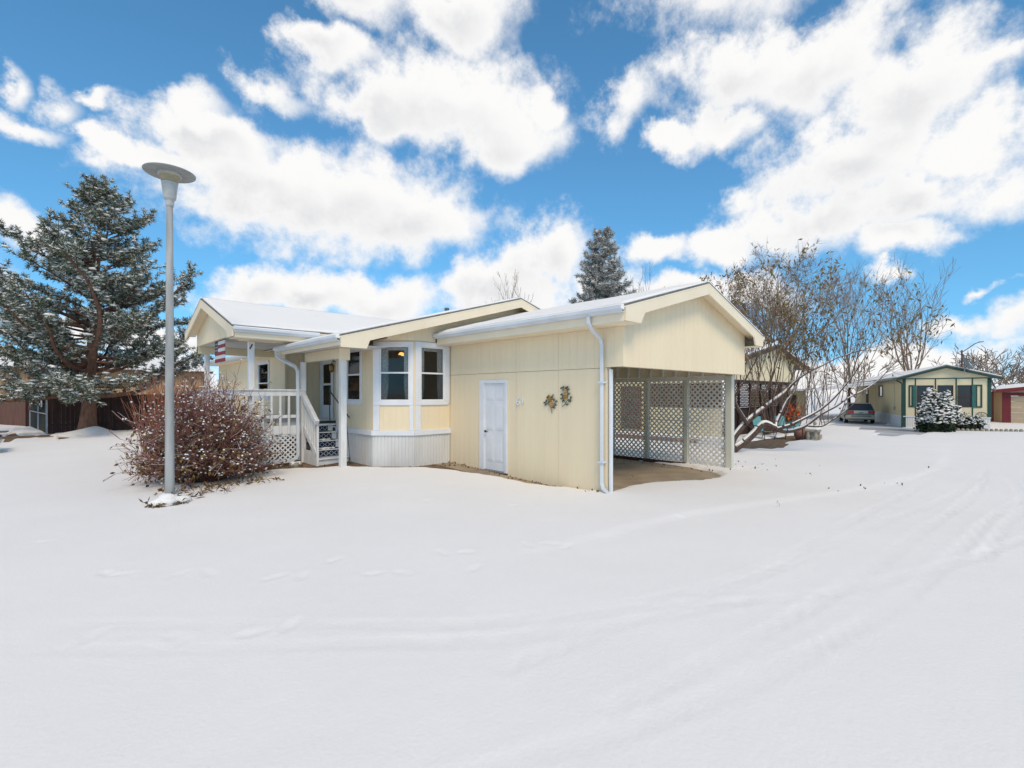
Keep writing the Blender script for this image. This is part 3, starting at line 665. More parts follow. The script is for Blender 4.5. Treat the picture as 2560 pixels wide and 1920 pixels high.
# chamfered corner: wall pieces round the two bay windows
wl = []
def wall_bits(o, u, L, g0, g1, z0, z1, zt, zb=SK1-.02, low=.12):
    P = lambda a: (o[0]+u[0]*a, o[1]+u[1]*a)
    siding(HOUSE, P(g0-.01), P(g1+.01), zb, z0+.01, phase=.1, pitch=.16)
    if g0 > .02: siding(HOUSE, P(0), P(g0-.012), zb, zt, pitch=.2)
    if L-g1 > .02: siding(HOUSE, P(g1+.012), P(L), zb, zt, pitch=.2)
    siding(HOUSE, P(g0-.01), P(g1+.01), z1-.01, zt, phase=.1)
wall_bits((5.61, 10.79), cu, cL, .17, .90, GB, GT, 3.2)
window((5.61, 10.79), cu, .17, .90, GB, GT, GM, (.155, .10, .105, .11), lace=True, depth=0)
wall_bits((6.33, 10.07), (1, 0), 1.065, .17, .88, GB, GT, 3.2)
window((6.33, 10.07), (1, 0), .17, .88, GB, GT, GM, (.155, .16, .105, .11), lace=True, clip=(False, True), depth=0)
for o, u, a, b in (((5.61, 10.79), cu, .015, .168), ((5.61, 10.79), cu, .902, 1.0), ((6.33, 10.07), (1, 0), .015, .168)):
    MB().obox(o, u, a, b, .001, .03, SK1+.002, GB-.112).build('corner_board', 'white', HOUSE, bevel=.005)
# left wall with the narrow window; u runs towards -y
LW = (5.61, 12.85)
wall_bits(LW, (0, -1), 2.06, .63, 1.41, GB, 3.02, 3.25)
window(LW, (0, -1), .63, 1.41, GB, 3.02, 2.40, (.09, .09, .11, .11), clip=(True, True), depth=0)
# dining room behind the bay, seen through the panes
rm = MB(); rm.box(5.70, 9.3, 12.74, 12.78, .8, 3.25); rm.box(9.3, 9.35, 10.15, 12.78, .8, 3.25); rm.box(5.70, 9.3, 10.9, 12.74, .95, 1.0); rm.box(6.4, 9.3, 10.14, 10.9, .95, 1.0)
rm.box(5.69, 9.3, 10.85, 12.74, 3.22, 3.25); rm.box(6.42, 9.3, 10.14, 10.85, 3.22, 3.25)
rm.build('room_lining', 'room', HOUSE)
ch = thing('chandelier', 'small lit chandelier with amber shades hanging behind the bay window', 'chandelier', (6.75, 11.05, 3.2))
MB().tube([(6.75, 11.05, 3.22), (6.75, 11.05, 2.98)], .01, 6).tube([(6.55, 11.05, 2.97), (6.75, 11.05, 2.93), (6.95, 11.05, 2.97)], .012, 6).tube([(6.75, 10.85, 2.97), (6.75, 11.05, 2.93), (6.75, 11.25, 2.97)], .012, 6).build('frame', 'brass', ch)
for dx, dy in ((-.2, 0), (.2, 0), (0, -.2), (0, .2), (0, 0)):
    MB().lathe((6.75+dx, 11.05+dy, 2.93), [(.02, .06), (.05, .05), (.075, .0), (.07, -.005)], 12).build('shade', 'shade_lit', ch, smooth=True)
# recessed entry
siding(HOUSE, (5.61, 12.862), (6.8, 12.862), .9, 3.3)        # inner return (faces the recess)
siding(HOUSE, (5.61, 16.95), (6.80, 16.95), .95, 3.4, phase=.15)
MB().box(5.60, 5.66, 12.80, 12.86, SK1, 3.2).build('corner_board', 'white', HOUSE)
MB().box(5.58, 5.64, 16.90, 16.948, .95, 3.3).build('corner_board', 'cream_trim', HOUSE)
MB().box(6.05, 6.18, 16.90, 16.94, .95, 3.3).build('corner_board', 'cream_trim', HOUSE)
EW = (6.80, 16.94)
siding(HOUSE, (6.8, 15.78), (6.8, 12.93), .95, 3.4); siding(HOUSE, (6.8, 16.93), (6.8, 15.80), 3.18, 3.4)
ed = MB()
for a, b, z0, z1 in ((.02, .10, 1.05, 3.17), (1.05, 1.13, 1.05, 3.17), (.10, 1.05, 3.08, 3.17)): ed.obox(EW, (0, -1), a, b, -.03, .04, z0, z1)
ed = ed.build('door', 'white', HOUSE, bevel=.005)
lf = MB()
for a, b, z0, z1 in ((.11, .24, 1.07, 3.07), (.91, 1.04, 1.07, 3.07), (.24, .91, 2.93, 3.07), (.24, .91, 1.07, 1.52), (.24, .91, 2.20, 2.27)): lf.obox(EW, (0, -1), a, b, -.02, .022, z0, z1)
lf.build('leaf', 'white', ed, bevel=.004)
MB().obox(EW, (0, -1), .24, .91, -.005, 0, 2.27, 2.93).build('pane', 'glass', ed)
MB().obox(EW, (0, -1), .24, .91, -.005, 0, 1.52, 2.20).build('pane', 'glass', ed)
MB().obox(EW, (0, -1), .11, 1.04, -.08, -.06, 1.07, 3.07).build('inner_leaf', 'curtain', ed)
MB().tube([(6.77, 15.98, 2.0), (6.73, 15.98, 2.0), (6.73, 15.98, 2.14), (6.77, 15.98, 2.14)], .01, 6).build('handle', 'brass', ed)
ln = MB().tube([(6.78, 15.62, 2.98), (6.66, 15.62, 3.0), (6.64, 15.62, 2.92)], .015, 6).lathe((6.64, 15.62, 2.62), [(.03, 0), (.075, .05), (.09, .2), (.10, .22), (.03, .29), (.012, .33)], 8)
lan = ln.build('porch_lantern', 'brass', HOUSE); MB().lathe((6.64, 15.62, 2.66), [(.05, 0), (.078, .14)], 8).build('pane', 'lamp_lens', lan)
# long left wall beyond the recess
wall_L = (5.61, HYB)
siding(HOUSE, (5.61, HYB), (5.61, 19.95), 1.0, 3.3, phase=.1); siding(HOUSE, (5.61, 18.62), (5.61, 16.955), 1.0, 3.3, phase=.12)
siding(HOUSE, (5.61, 19.947), (5.61, 18.623), 1.0, 1.78); siding(HOUSE, (5.61, 19.947), (5.61, 18.623), 3.06, 3.3)
siding(HOUSE, (5.60, HYB), (5.60, 16.97), .05, .99, 'skirt', pitch=.1, gd=.012, gw=.022, name='skirting_panel')
window((5.61, 20.0), (0, -1), .10, 1.32, 1.8, 3.03, 2.3, (.09, .09, .10, .1), clip=(False, True))
siding(HOUSE, (13.6, 10.07), (13.6, HYB), .1, 3.3, pitch=.4); siding(HOUSE, (13.6, HYB), (5.61, HYB), .1, lambda s: mz(13.6-s)-.1, pitch=.4, extra=(13.6-MRX,))
# end gable wall above the bay, out to the square corner
siding(HOUSE, (5.61, 10.07), (XL-.45, 10.07), lambda s: 3.205, lambda s: mz(5.61+s)-.08, phase=.12)
siding(HOUSE, (XL-.448, 10.075), (13.6, 10.075), 3.3, lambda s: mz(XL-.448+s)-.08, extra=(MRX-XL+.448,))
siding(HOUSE, (5.605, 12.8), (5.605, 10.075), 3.255, 3.40, phase=.1)
MB().poly([(5.63, 10.785, 3.20), (6.33, 10.09, 3.20), (5.63, 10.09, 3.20)], (0, 0, .02)).build('soffit', 'cream_trim', HOUSE)
# main roof: two planes, the left one coming lower over the entry
roof_plane(HOUSE, [(4.27, MRY, mz(4.27)), (MRX, MRY, MRZ), (MRX, 13.6, MRZ), (4.27, 13.6, mz(4.27))])
roof_plane(HOUSE, [(5.2, 13.6, mz(5.2)), (MRX, 13.6, MRZ), (MRX, HYB+.3, MRZ), (5.2, HYB+.3, mz(5.2))])
roof_plane(HOUSE, [(MRX, MRY, MRZ), (14.0, MRY, mz(14.0)), (14.0, HYB+.3, mz(14.0)), (MRX, HYB+.3, MRZ)])
mf = lambda x: mz(x)-.062
MB().poly([(4.30, MRY+.002, mf(4.30)), (MRX, MRY+.002, mf(MRX)), (MRX, MRY+.002, mf(MRX)-.2), (4.95, MRY+.002, mf(4.95)-.2), (4.88, MRY+.002, mf(4.3)-.2), (4.30, MRY+.002, mf(4.3)-.2)], (0, .035, 0)).build('rake_board', 'cream_trim', HOUSE)
MB().poly([(13.9, MRY+.002, mf(13.9)), (MRX+.002, MRY+.002, mf(MRX)), (MRX+.002, MRY+.002, mf(MRX)-.2), (13.9, MRY+.002, mf(13.9)-.2)], (0, .035, 0)).build('rake_board', 'cream_trim', HOUSE)
MB().slab([(5.0, MRY+.04, mz(5.0)-.12), (MRX, MRY+.04, MRZ-.12), (MRX, 10.066, MRZ-.12), (5.0, 10.066, mz(5.0)-.12)], -.015, 0).build('soffit', 'cream_trim', HOUSE)
MB().slab([(MRX, MRY+.04, MRZ-.12), (13.9, MRY+.04, mz(13.9)-.12), (13.9, 10.066, mz(13.9)-.12), (MRX, 10.066, MRZ-.12)], -.015, 0).build('soffit', 'cream_trim', HOUSE)
MB().box(4.30, 4.325, MRY+.04, 13.58, 2.93, 3.09).build('eave_board', 'cream_trim', HOUSE)
MB().box(4.33, 6.78, 10.1, 16.9, 3.01, 3.03).build('entry_ceiling', 'soffit', HOUSE) if False else None
MB().box(4.33, 5.6, 10.1, 12.98, 2.98, 3.0).build('entry_ceiling', 'soffit', HOUSE)
gutter(HOUSE, (4.297, 13.58, 3.13), (4.297, MRY+.01, 3.13))
gutter(HOUSE, (5.22, HYB+.28, 3.36), (5.22, 17.9, 3.36))
MB().box(5.225, 5.6, 17.9, HYB+.2, 3.22, 3.24).build('soffit', 'cream_trim', HOUSE)
# entry beam and posts
siding(HOUSE, (4.79, 12.99), (4.79, 10.86), 2.74, 2.975, thick=.13, name='beam', phase=.2, pitch=.24)
MB().box(4.775, 5.03, 10.80, 10.856, 2.70, 2.975).build('beam_end', 'cream_trim', HOUSE)
MB().box(4.84, 4.985, 10.87, 11.0, T(4.9, 10.9)-.05, 2.738).build('post', 'white_worn', HOUSE, bevel=.008)
MB().box(4.68, 4.80, 12.90, 13.02, .05, 2.74).build('post', 'white_worn', HOUSE, bevel=.008)
pp = pipe(HOUSE, [(4.20, 13.35, 3.0), (4.20, 13.35, 2.9), (4.30, 13.25, 2.80), (4.52, 12.93, 2.62), (4.57, 12.88, 2.5), (4.57, 12.86, .33), (4.53, 12.86, .24), (4.40, 12.80, .18), (3.0, 12.66, .17)], w=.085)

# --- covered porch
DZ = 1.08
PX0, PXg, PY0, PY1 = 2.95, 3.24, 12.95, 17.83
PRY, PRZ, PS = 15.76, 4.59, .33
def pz(y): return PRZ-PS*abs(y-PRY)
roof_plane(HOUSE, [(PX0, 12.45, pz(12.45)), (PX0, PRY, PRZ), (9.3, PRY, PRZ), (5.7, 12.45, pz(12.45))])
roof_plane(HOUSE, [(PX0, PRY, PRZ), (PX0, 18.05, pz(18.05)), (7.0, 18.05, pz(18.05)), (9.3, PRY, PRZ)])
pf = lambda y: pz(y)-.062
MB().poly([(PX0+.002, 12.48, pf(12.48)), (PX0+.002, PRY, pf(PRY)), (PX0+.002, PRY, pf(PRY)-.2), (PX0+.002, 12.95, pf(12.95)-.2), (PX0+.002, 12.9, pf(12.48)-.2), (PX0+.002, 12.48, pf(12.48)-.2)], (.035, 0, 0)).build('rake_board', 'cream_trim', HOUSE)
MB().poly([(PX0+.002, 18.03, pf(18.03)), (PX0+.002, PRY+.002, pf(PRY)), (PX0+.002, PRY+.002, pf(PRY)-.2), (PX0+.002, 18.03, pf(18.03)-.2)], (.035, 0, 0)).build('rake_board', 'cream_trim', HOUSE)
for a, b in ((12.5, PRY), (PRY, 18.0)):
    MB().slab([(PX0+.04, a, pz(a)-.12), (PXg-.003, a, pz(a)-.12), (PXg-.003, b, pz(b)-.12), (PX0+.04, b, pz(b)-.12)], -.015, 0).build('soffit', 'cream_trim', HOUSE)
siding(HOUSE, (PXg, PY1), (PXg, PY0), 3.40, lambda s: pz(PY1-s)-.07, extra=(PY1-PRY,), phase=.12, pitch=.22)
siding(HOUSE, (PXg, PY0), (5.55, PY0), 3.20, 3.40, thick=.12, name='beam', pitch=.26); siding(HOUSE, (PXg, PY1-.12), (5.55, PY1-.12), 3.17, 3.40, thick=.12, name='beam', pitch=.26)
MB().box(PXg-.0, PXg+.1, PY1-.115, PY1+.003, 3.17, 3.398).build('beam_end', 'cream_trim', HOUSE)
MB().box(PX0+.06, 5.4, 12.5, PY0-.002, 3.215, 3.23).build('soffit', 'cream_trim', HOUSE)
MB().box(PX0+.06, 5.5, 12.475, 12.498, 3.23, 3.44).build('eave_board', 'cream_trim', HOUSE)
gutter(HOUSE, (PX0+.03, 12.472, 3.46), (4.95, 12.472, 3.46))
MB().box(PXg+.07, 6.78, PY0+.01, PY1-.01, 3.402, 3.42).build('porch_ceiling', 'soffit', HOUSE)
MB().box(5.62, 6.78, 12.93, 16.94, 3.38, 3.40).build('entry_ceiling', 'soffit', HOUSE)
for y, z1 in ((12.96, 3.198), (17.72, 3.168)):
    MB().box(3.44, 3.57, y, y+.13, .1, z1).build('post', 'white_worn', HOUSE, bevel=.008)
MB().bar((3.50, 12.90, 3.12), (3.42, 12.80, 3.0), .02, .03).build('hook', 'dark_metal', HOUSE)
# deck
for i in range(15):
    y = 12.96+i*.335
    MB().box(3.2, 5.6 if y > 16.9 or y < 12.8 else 6.78, y, y+.325, DZ-.04, DZ).build('deck_board', 'white_worn', HOUSE)
MB().box(3.18, 4.66, 12.915, 12.955, .86, DZ-.003).build('rim_board', 'white_worn', HOUSE, bevel=.004)
MB().box(3.155, 3.195, 12.92, 17.9, .86, DZ-.003).build('rim_board', 'white_worn', HOUSE, bevel=.004)
rl = MB().box(3.18, 4.66, 12.87, 12.91, 1.85, 1.985).box(3.16, 4.67, 12.84, 12.98, 1.986, 2.02).box(3.2, 4.66, 12.93, 12.97, 1.28, 1.36).build('railing', 'white_worn', HOUSE, bevel=.004)
for i in range(7):
    x = 3.28+i*.21; MB().box(x, x+.05, 12.872, 12.912, .87, 1.848).build('baluster', 'white_worn', rl, bevel=.003)
r2 = MB().box(3.12, 3.155, 12.93, 17.9, 1.85, 1.985).box(3.09, 3.23, 12.99, 17.9, 1.986, 2.02).build('railing', 'white_worn', HOUSE, bevel=.004)
for i in range(22):
    y = 13.1+i*.215; MB().box(3.112, 3.152, y, y+.05, .87, 1.848).build('baluster', 'white_worn', r2)
lattice(HOUSE, lambda a, b, n: (a, 12.93+n, b), 3.2, 4.64, .17, .855, .125, .036, .008, 'white_worn')
# steps
for i in range(5):
    z = .27+.205*i; y = 12.0+.25*i; d = .27 if i < 4 else .02
    st = MB().box(4.78, 5.56, y+.02, y+.05, z-.20, z-.032).build('riser', 'white_worn', HOUSE)
    if i < 4: MB().box(4.76, 5.575, y-.02, y+d, z-.03, z).build('tread', 'white_worn', HOUSE, bevel=.006)
    if i > 0:
        cp = MB().box(4.84, 5.42, y+.006, y+.019, z-.185, z-.034).build('carpet', 'carpet', HOUSE)
        ml = MB()
        for k in range(4):
            cx = 4.92+k*.14; cz = z-.11; q = .062
            for a, b in (((-1, 0), (0, 1)), ((0, 1), (1, 0)), ((1, 0), (0, -1)), ((0, -1), (-1, 0))):
                ml.bar((cx+a[0]*q, y+.004, cz+a[1]*q), (cx+b[0]*q, y+.004, cz+b[1]*q), .004, .011)
        ml.build('carpet_pattern', 'carpet_line', cp)
        if i < 4: MB().box(4.84, 5.42, y+.0, y+.25, z+.001, z+.012).build('carpet', 'carpet', HOUSE)
        if i in (1, 2):
            rs = np.random.RandomState(i); P = [(rs.uniform(4.95, 5.3), y+rs.uniform(.02, .14), z+.015) for _ in range(40)]
            link('snow', puff_mesh('s', P, rs, .035, .6), 'snow_roof', cp)
MB().box(4.72, 4.775, 11.99, 12.06, .08, 1.20).build('newel', 'white_worn', HOUSE, bevel=.006)
sr = MB().bar((4.70, 12.92, 1.93), (4.70, 11.93, 1.18), .10, .13).bar((4.73, 12.92, 1.05), (4.73, 12.05, .38), .04, .14).build('stair_rail', 'white_worn', HOUSE, bevel=.005)
for i in range(5):
    y = 12.16+i*.155; t = (y-12.0)/.92
    MB().box(4.715, 4.757, y, y+.045, .30+.72*t, 1.17+.70*t).build('baluster', 'white_worn', sr)
MB().bar((4.735, 12.92, .25), (4.735, 12.1, .25), .01, .4).build('stringer', 'white_worn', HOUSE)
hr = MB().tube([(5.50, 13.1, 2.0), (5.47, 12.0, 1.42), (5.45, 11.75, 1.30)], .016, 8).tube([(5.47, 12.0, 1.42), (5.52, 11.85, .18)], .008, 6).tube([(5.50, 13.1, 2.0), (5.52, 13.1, 1.1)], .014, 6).build('handrail', 'dark_metal', HOUSE)
dm = MB().box(5.2, 6.1, 13.25, 14.1, DZ+.002, DZ+.02).build('doormat', 'mat_teal'); tag(dm, 'dark teal doormat lying at the top of the porch steps', 'doormat')
# roof vent
MB().lathe((9.35, 12.9, mz(9.35)), [(.04, -.1), (.04, .1), (.08, .1), (.08, .17), (.02, .19)], 10).build('roof_vent', 'dish_grey', HOUSE)

# ------------------------------------------------------------------ things on and beside the house
def rosette(mb, c, r, n, petals=6):
    for k in range(petals):
        a = 2*math.pi*k/petals
        mb.poly([(c[0], c[1]+math.cos(a+t)*r*q, c[2]+math.sin(a+t)*r*q) for t, q in ((-.45, .35), (-.35, .9), (0, 1.05), (.35, .9), (.45, .35), (0, .1))], (-.012-.004*(k % 2), 0, 0))
    mb.lathe((c[0]-.02, c[1], c[2]-.01), [(r*.3, 0), (r*.32, .012), (r*.15, .02)], 8)
def wall_art(label, cy, cz, stem, leaves, flowers):
    t = thing('wall_flower', label, 'wall art', (XL-.02, cy, cz), group='metal flower sprays on the carport wall')
    X0 = XL-.022
    sm = MB()
    for ln_ in stem: sm.tube([(X0, cy-a, cz+b) for a, b in ln_], .006, 6)
    sm.build('stem', 'leaf_dark', t)
    for a, b, r, m in flowers:
        mb = MB(); rosette(mb, (X0-.01, cy-a, cz+b), r, 0); mb.build('flower', m, t)
    for a, b, ang in leaves:
        mb = MB(); r = .028; ca, sa = math.cos(ang), math.sin(ang); pts = []
        for k in range(8):
            q = 2*math.pi*k/8; u = math.cos(q)*r*1.2; v = math.sin(q)*r*.75
            pts.append((X0-.006, cy-(a+u*ca-v*sa), cz+b+u*sa+v*ca))
        mb.poly(pts, (-.008, 0, 0)).build('leaf', 'leaf_dark', t)
# offsets in metres (to the right, up) on the wall
wall_art('metal rose spray lower and nearer the white door, two yellow blooms', 6.55, 1.70,
         [[(.02, -.20), (-.01, -.10), (-.01, -.03), (-.02, .06), (.0, .14), (.05, .20), (.06, .17)], [(-.01, -.07), (-.09, -.01), (-.15, .02)], [(.0, -.08), (.08, .0), (.12, .05)]],
         [(-.18, .02, .2), (-.15, -.02, .6), (-.13, .06, 1.2), (-.06, .03, .9), (.08, .08, 1.5), (.14, .05, .2), (.12, -.02, 2.2), (.08, -.07, 1.8), (.04, -.07, .3), (-.10, .13, .7), (-.07, .15, 1.3), (.03, .14, .4), (-.07, .10, 2.), (.02, .10, 2.6)],
         [(-.03, .10, .055, 'leaf_gold'), (.01, -.02, .06, 'leaf_peach')])
wall_art('metal rose spray higher and nearer the downspout, two peach blooms', 6.17, 1.83,
         [[(-.10, -.19), (-.02, -.14), (.04, -.06), (.05, .03), (.05, .12), (.02, .18)], [(.04, -.06), (.10, -.05), (.13, -.03)], [(.0, -.12), (-.04, -.05), (-.09, .02)]],
         [(-.10, .19, .3), (-.05, .20, 1.4), (.01, .19, .6), (.05, .20, .9), (.08, .16, .2), (-.05, .14, 2.), (.09, .07, 1.), (-.10, .06, .4), (-.06, .02, 1.7), (-.10, -.02, .2), (-.06, -.07, 1.), (.14, .0, 1.3), (.09, -.06, 1.6), (.13, -.07, 1.), (.04, -.14, .4)],
         [(.0, .12, .05, 'leaf_peach'), (.0, .01, .05, 'leaf_gold')])
# striped banner under the porch gable
fl = thing('flag_banner', 'small stars and stripes banner hanging under the porch gable', 'flag', (3.30, 15.1, 2.7))
yy0, yy1, fz0, fz1 = 15.72, 14.62, 2.78, 3.36
hh = (fz1-fz0)/6
for k in range(6):
    z0 = fz1-hh*(k+1)
    MB().box(3.292, 3.308, yy1+(0 if True else 0), yy0 if k > 2 else yy0-.36, z0+.001, z0+hh-.001).build('stripe', 'flag_white' if k % 2 == 0 else 'flag_red', fl)
can = MB().box(3.29, 3.31, yy0-.358, yy0, fz1-3*hh+.001, fz1-.001).build('canton', 'flag_blue', fl)
for a in range(3):
    for b in range(3):
        MB().tube([(3.289, yy0-.07-.11*a, fz1-.06-.09*b), (3.286, yy0-.07-.11*a, fz1-.06-.09*b)], .022, 5).build('star', 'flag_white', can)
MB().tube([(3.3, yy0, fz1+.012), (3.3, yy1, fz1+.012)], .012, 6).tube([(3.3, yy0-.1, fz1+.01), (3.3, yy0-.1, 3.43)], .005, 5).tube([(3.3, yy1+.1, fz1+.01), (3.3, yy1+.1, 3.43)], .005, 5).build('rod', 'brown_trim', fl)

# street lamp post
lx, ly = 1.51, 10.63
lp = thing('street_lamp', 'grey post lamp with wide disc shade in front of the bush', 'street lamp', (lx, ly, 0))
MB().lathe((lx, ly, -.05), [(.078, 0), (.076, .3), (.071, 1.6), (.062, 3.4), (.051, 5.38)], 12).build('pole', 'pole', lp, smooth=True)
MB().lathe((lx, ly, 5.32), [(.056, 0), (.068, .03), (.068, .1), (.098, .14), (.102, .17), (.130, .42), (.133, .435)], 20).build('housing', 'lamp_lens', lp, smooth=False)
MB().lathe((lx, ly, 5.757), [(.134, 0), (.130, .01), (.168, .14), (.172, .15)], 24).build('collar', 'lamp_ochre', lp)
MB().lathe((lx, ly, 5.908), [(.182, -.035), (.187, -.03), (.19, .01), (.18, .012)], 24).build('ring', 'lamp_lens', lp)
MB().lathe((lx, ly, 5.915), [(.17, .0), (.385, .0), (.402, .010), (.405, .022), (.33, .045), (.17, .065), (.02, .07)], 40).build('shade', 'lamp_metal', lp)
MB().lathe((lx, ly, 5.940), [(.385, .0), (.36, .022), (.25, .042), (.1, .055), (.01, .056)], 24).build('snow', 'snow_roof', lp)

# ------------------------------------------------------------------ plants
def unit(v): v = Vector(v); return v.normalized()
def rvec(rg): return Vector((rg.gauss(0, 1), rg.gauss(0, 1), rg.gauss(0, 1)))
def grow(segs, tips, p, d, L, r, lvl, rg, up=.12, ang=.6, wig=.12, kids=4, ratio=.62, step=.35, start=.25, taper=.55):
    n = max(3, int(L/step)); p = Vector(p); d = unit(d)
    spawn = sorted(rg.uniform(start, .98) for _ in range(kids)) if lvl > 0 else []
    si = 0
    for i in range(n):
        d = (d+rvec(rg)*wig+Vector((0, 0, up))).normalized(); q = p+d*(L/n)
        r0 = r*(1-taper*i/n); r1 = r*(1-taper*(i+1)/n)
        segs.append((p, q, r0, r1)); p = q
        while si < len(spawn) and spawn[si] <= (i+1)/n:
            t = spawn[si]; si += 1
            ax = d.orthogonal(); ax.rotate(Matrix.Rotation(rg.uniform(0, 6.283), 3, d)); dd = (d*math.cos(ang*rg.uniform(.7, 1.3))+ax*math.sin(ang)).normalized()
            grow(segs, tips, p, dd, L*ratio*(1-.35*t)*rg.uniform(.75, 1.15), max(r1*.62, .004), lvl-1, rg, up, ang, wig, kids, ratio, step, start, taper)
    tips.append((p, d))
    return p
def split_build(root, segs, m_trunk, m_twig, thr=.02, k1=7, k2=3, trunk='trunk', twig='twigs'):
    a = [s for s in segs if s[2] >= thr]; b = [s for s in segs if s[2] < thr]
    if a: link(trunk, seg_mesh(trunk, a, k1), m_trunk, root, smooth=True)
    if b: link(twig, seg_mesh(twig, b, k2), m_twig, root, kind='stuff')
def snow_on(root, segs, rs, rmin=.018, lim=.8, keep=.9):
    out = []
    for a, b, r0, r1 in segs:
        d = (b-a); h = abs(d.normalized().z)
        if r0 >= rmin and h < lim and rs.rand() < keep:
            u = Vector((0, 0, 1)); out.append((a+u*r0*.62, b+u*r1*.62, r0*.80, r1*.80))
    if out: link('snow', seg_mesh('snow', out, 6), 'snow_roof', root, smooth=True, kind='stuff')

# big snow-dusted shrub beside the porch
def big_bush():
    rg = random.Random(3); rs = np.random.RandomState(3); cx, cy = 2.30, 11.95
    t = thing('shrub', 'big red-twigged shrub with brown leaves and snow tufts behind the lamp post', 'shrub', (cx, cy, 0))
    segs = []; leaf = []; snow = []
    for i in range(900):
        a = rg.uniform(0, 6.283); f = rg.random()**.6; b = Vector((cx+math.cos(a)*.35*rg.random(), cy+math.sin(a)*.35*rg.random(), T(cx, cy)))
        lean = f*1.03; L = rg.uniform(1.5, 2.65)*(1-.52*f); d = Vector((math.cos(a)*math.sin(lean), math.sin(a)*math.sin(lean), math.cos(lean)+.12)).normalized()
        n = 9; p = b; r = rg.uniform(.005, .010)
        for k in range(n):
            d = (d+rvec(rg)*.09+Vector((0, 0, -.035 if f > .75 else .02))).normalized(); q = p+d*(L/n)
            if q.z < .03: q.z = .03
            segs.append((p, q, r*(1-.07*k), r*(1-.07*(k+1)))); p = q
            if k > 2:
                for _ in range(2):
                    if rg.random() < .8:
                        dd = (d+rvec(rg)*.6).normalized(); e = p+dd*rg.uniform(.08, .3); e.z = max(e.z, .03); segs.append((p, e, .005, .003))
                        low = 1-min(1, p.z/1.9)
                        if rg.random() < .06+.6*low: leaf.append(e)
                        if rg.random() < .22*low: leaf.append(p+rvec(rg)*.04)
                        if rg.random() < .24: snow.append(e+Vector((0, 0, .012)))
    link('stems', seg_mesh('stems', segs, 3), 'twig_red', t)
    fro = [(a+Vector((0, 0, .004)), b+Vector((0, 0, .004)), r0*.85, r1*.85) for a, b, r0, r1 in segs if a.z > .35 and abs((b-a).normalized().z) < .85 and rs.rand() < .22]
    link('frost', seg_mesh('frost', fro, 3), 'snow_roof', t, kind='stuff')
    link('leaves', leaf_mesh('leaves', leaf, rs, .085, .5, .6), 'bush_leaf', t, kind='stuff')
    sz = puff_mesh('snow', snow, rs, .019, .7, .4); link('snow', sz, 'snow_roof', t, kind='stuff', smooth=True)
    # fallen leaves and stalks at its foot
    P = [(cx+rg.uniform(-1.0, 1.2), cy-rg.uniform(.75, 1.35)) for _ in range(130)]
    lf = leaf_mesh('leaf_litter', [(x, y, T(x, y)+.075) for x, y in P], rs, .10, -.3, .5)
    tag(link('leaf_litter', lf, 'bush_leaf'), 'scattered brown leaves lying on snow at foot of shrub', 'leaves', kind='stuff')
big_bush()
def orange_bush():
    rg = random.Random(9); t = thing('shrub', 'orange-stemmed bare shrub behind the big shrub, in front of the fence', 'shrub', (2.6, 16.5, .05))
    segs = []
    for i in range(230):
        x, y = rg.uniform(1.75, 3.0), rg.uniform(15.6, 17.2); p = Vector((x, y, .05)); d = Vector((rg.gauss(0, .16), rg.gauss(0, .16), 1)).normalized(); L = rg.uniform(1.6, 2.55)
        for k in range(6):
            d = (d+rvec(rg)*.06).normalized(); q = p+d*L/6; segs.append((p, q, .010-.001*k, .009-.001*k)); p = q
    mat('twig_orange', (.36, .15, .085), (.26, .10, .06), scale=3, rough=.9)
    link('stems', seg_mesh('stems', segs, 3), 'twig_orange', t)
orange_bush()
# snow-capped clump at the lamp's foot
def clump(x, y, w, name, label, cat, seed, leafy=True):
    rs = np.random.RandomState(seed); t = thing(name, label, cat, (x, y, T(x, y)))
    bm = bmesh.new(); bmesh.ops.create_icosphere(bm, subdivisions=3, radius=1)
    for v in bm.verts:
        n = 1+.22*math.sin(v.co.x*5+seed)+.16*math.sin(v.co.y*7+v.co.z*4)+.05*rs.randn()*.6
        v.co = Vector((v.co.x*w*n, v.co.y*w*.7*n, max(-.05, v.co.z*w*.42*n))) 
    me = bpy.data.meshes.new('snow_cap'); bm.to_mesh(me); bm.free(); me.transform(Matrix.Translation((x, y, T(x, y)+.07+w*.12)))
    link('snow_cap', me, 'snow_roof', t, smooth=True)
    if leafy:
        P = []
        for i in range(150):
            a = rs.uniform(0, 6.283); r = w*rs.uniform(.75, 1.12); P.append((x+math.cos(a)*r, y+math.sin(a)*r*.72, T(x, y)+.06+rs.uniform(0, w*.22)))
        link('leaves', leaf_mesh('leaves', P, rs, .08, .6, .4), 'bush_leaf', t, kind='stuff')
    else:
        MB().lathe((x, y, T(x, y)), [(w*.9, .0), (w*1.0, .06), (w*.8, .12)], 9).build('stone', 'stone', t)
    return t
clump(1.36, 9.72, .27, 'plant', 'low plant buried under a snow cap at foot of lamp post', 'plant', 2)
clump(4.35, 12.45, .13, 'rock', 'small snow-capped rock on ground beside porch downspout', 'rock', 4, leafy=False)
# old leaves of perennials round the lamp
rs = np.random.RandomState(21); P = []
for i in range(160):
    a = rs.uniform(-2.2, 1.2); r = rs.uniform(.2, 1.0); P.append((1.55+r*math.cos(a)*1.1, 10.55+r*math.sin(a)*.8))
tag(link('dried_stalks', leaf_mesh('dried_stalks', [(x, y, T(x, y)+.065) for x, y in P], rs, .16, -.25, .16), 'litter'), 'dried straw-coloured stalks poking through snow around the lamp post', 'stalks', kind='stuff')
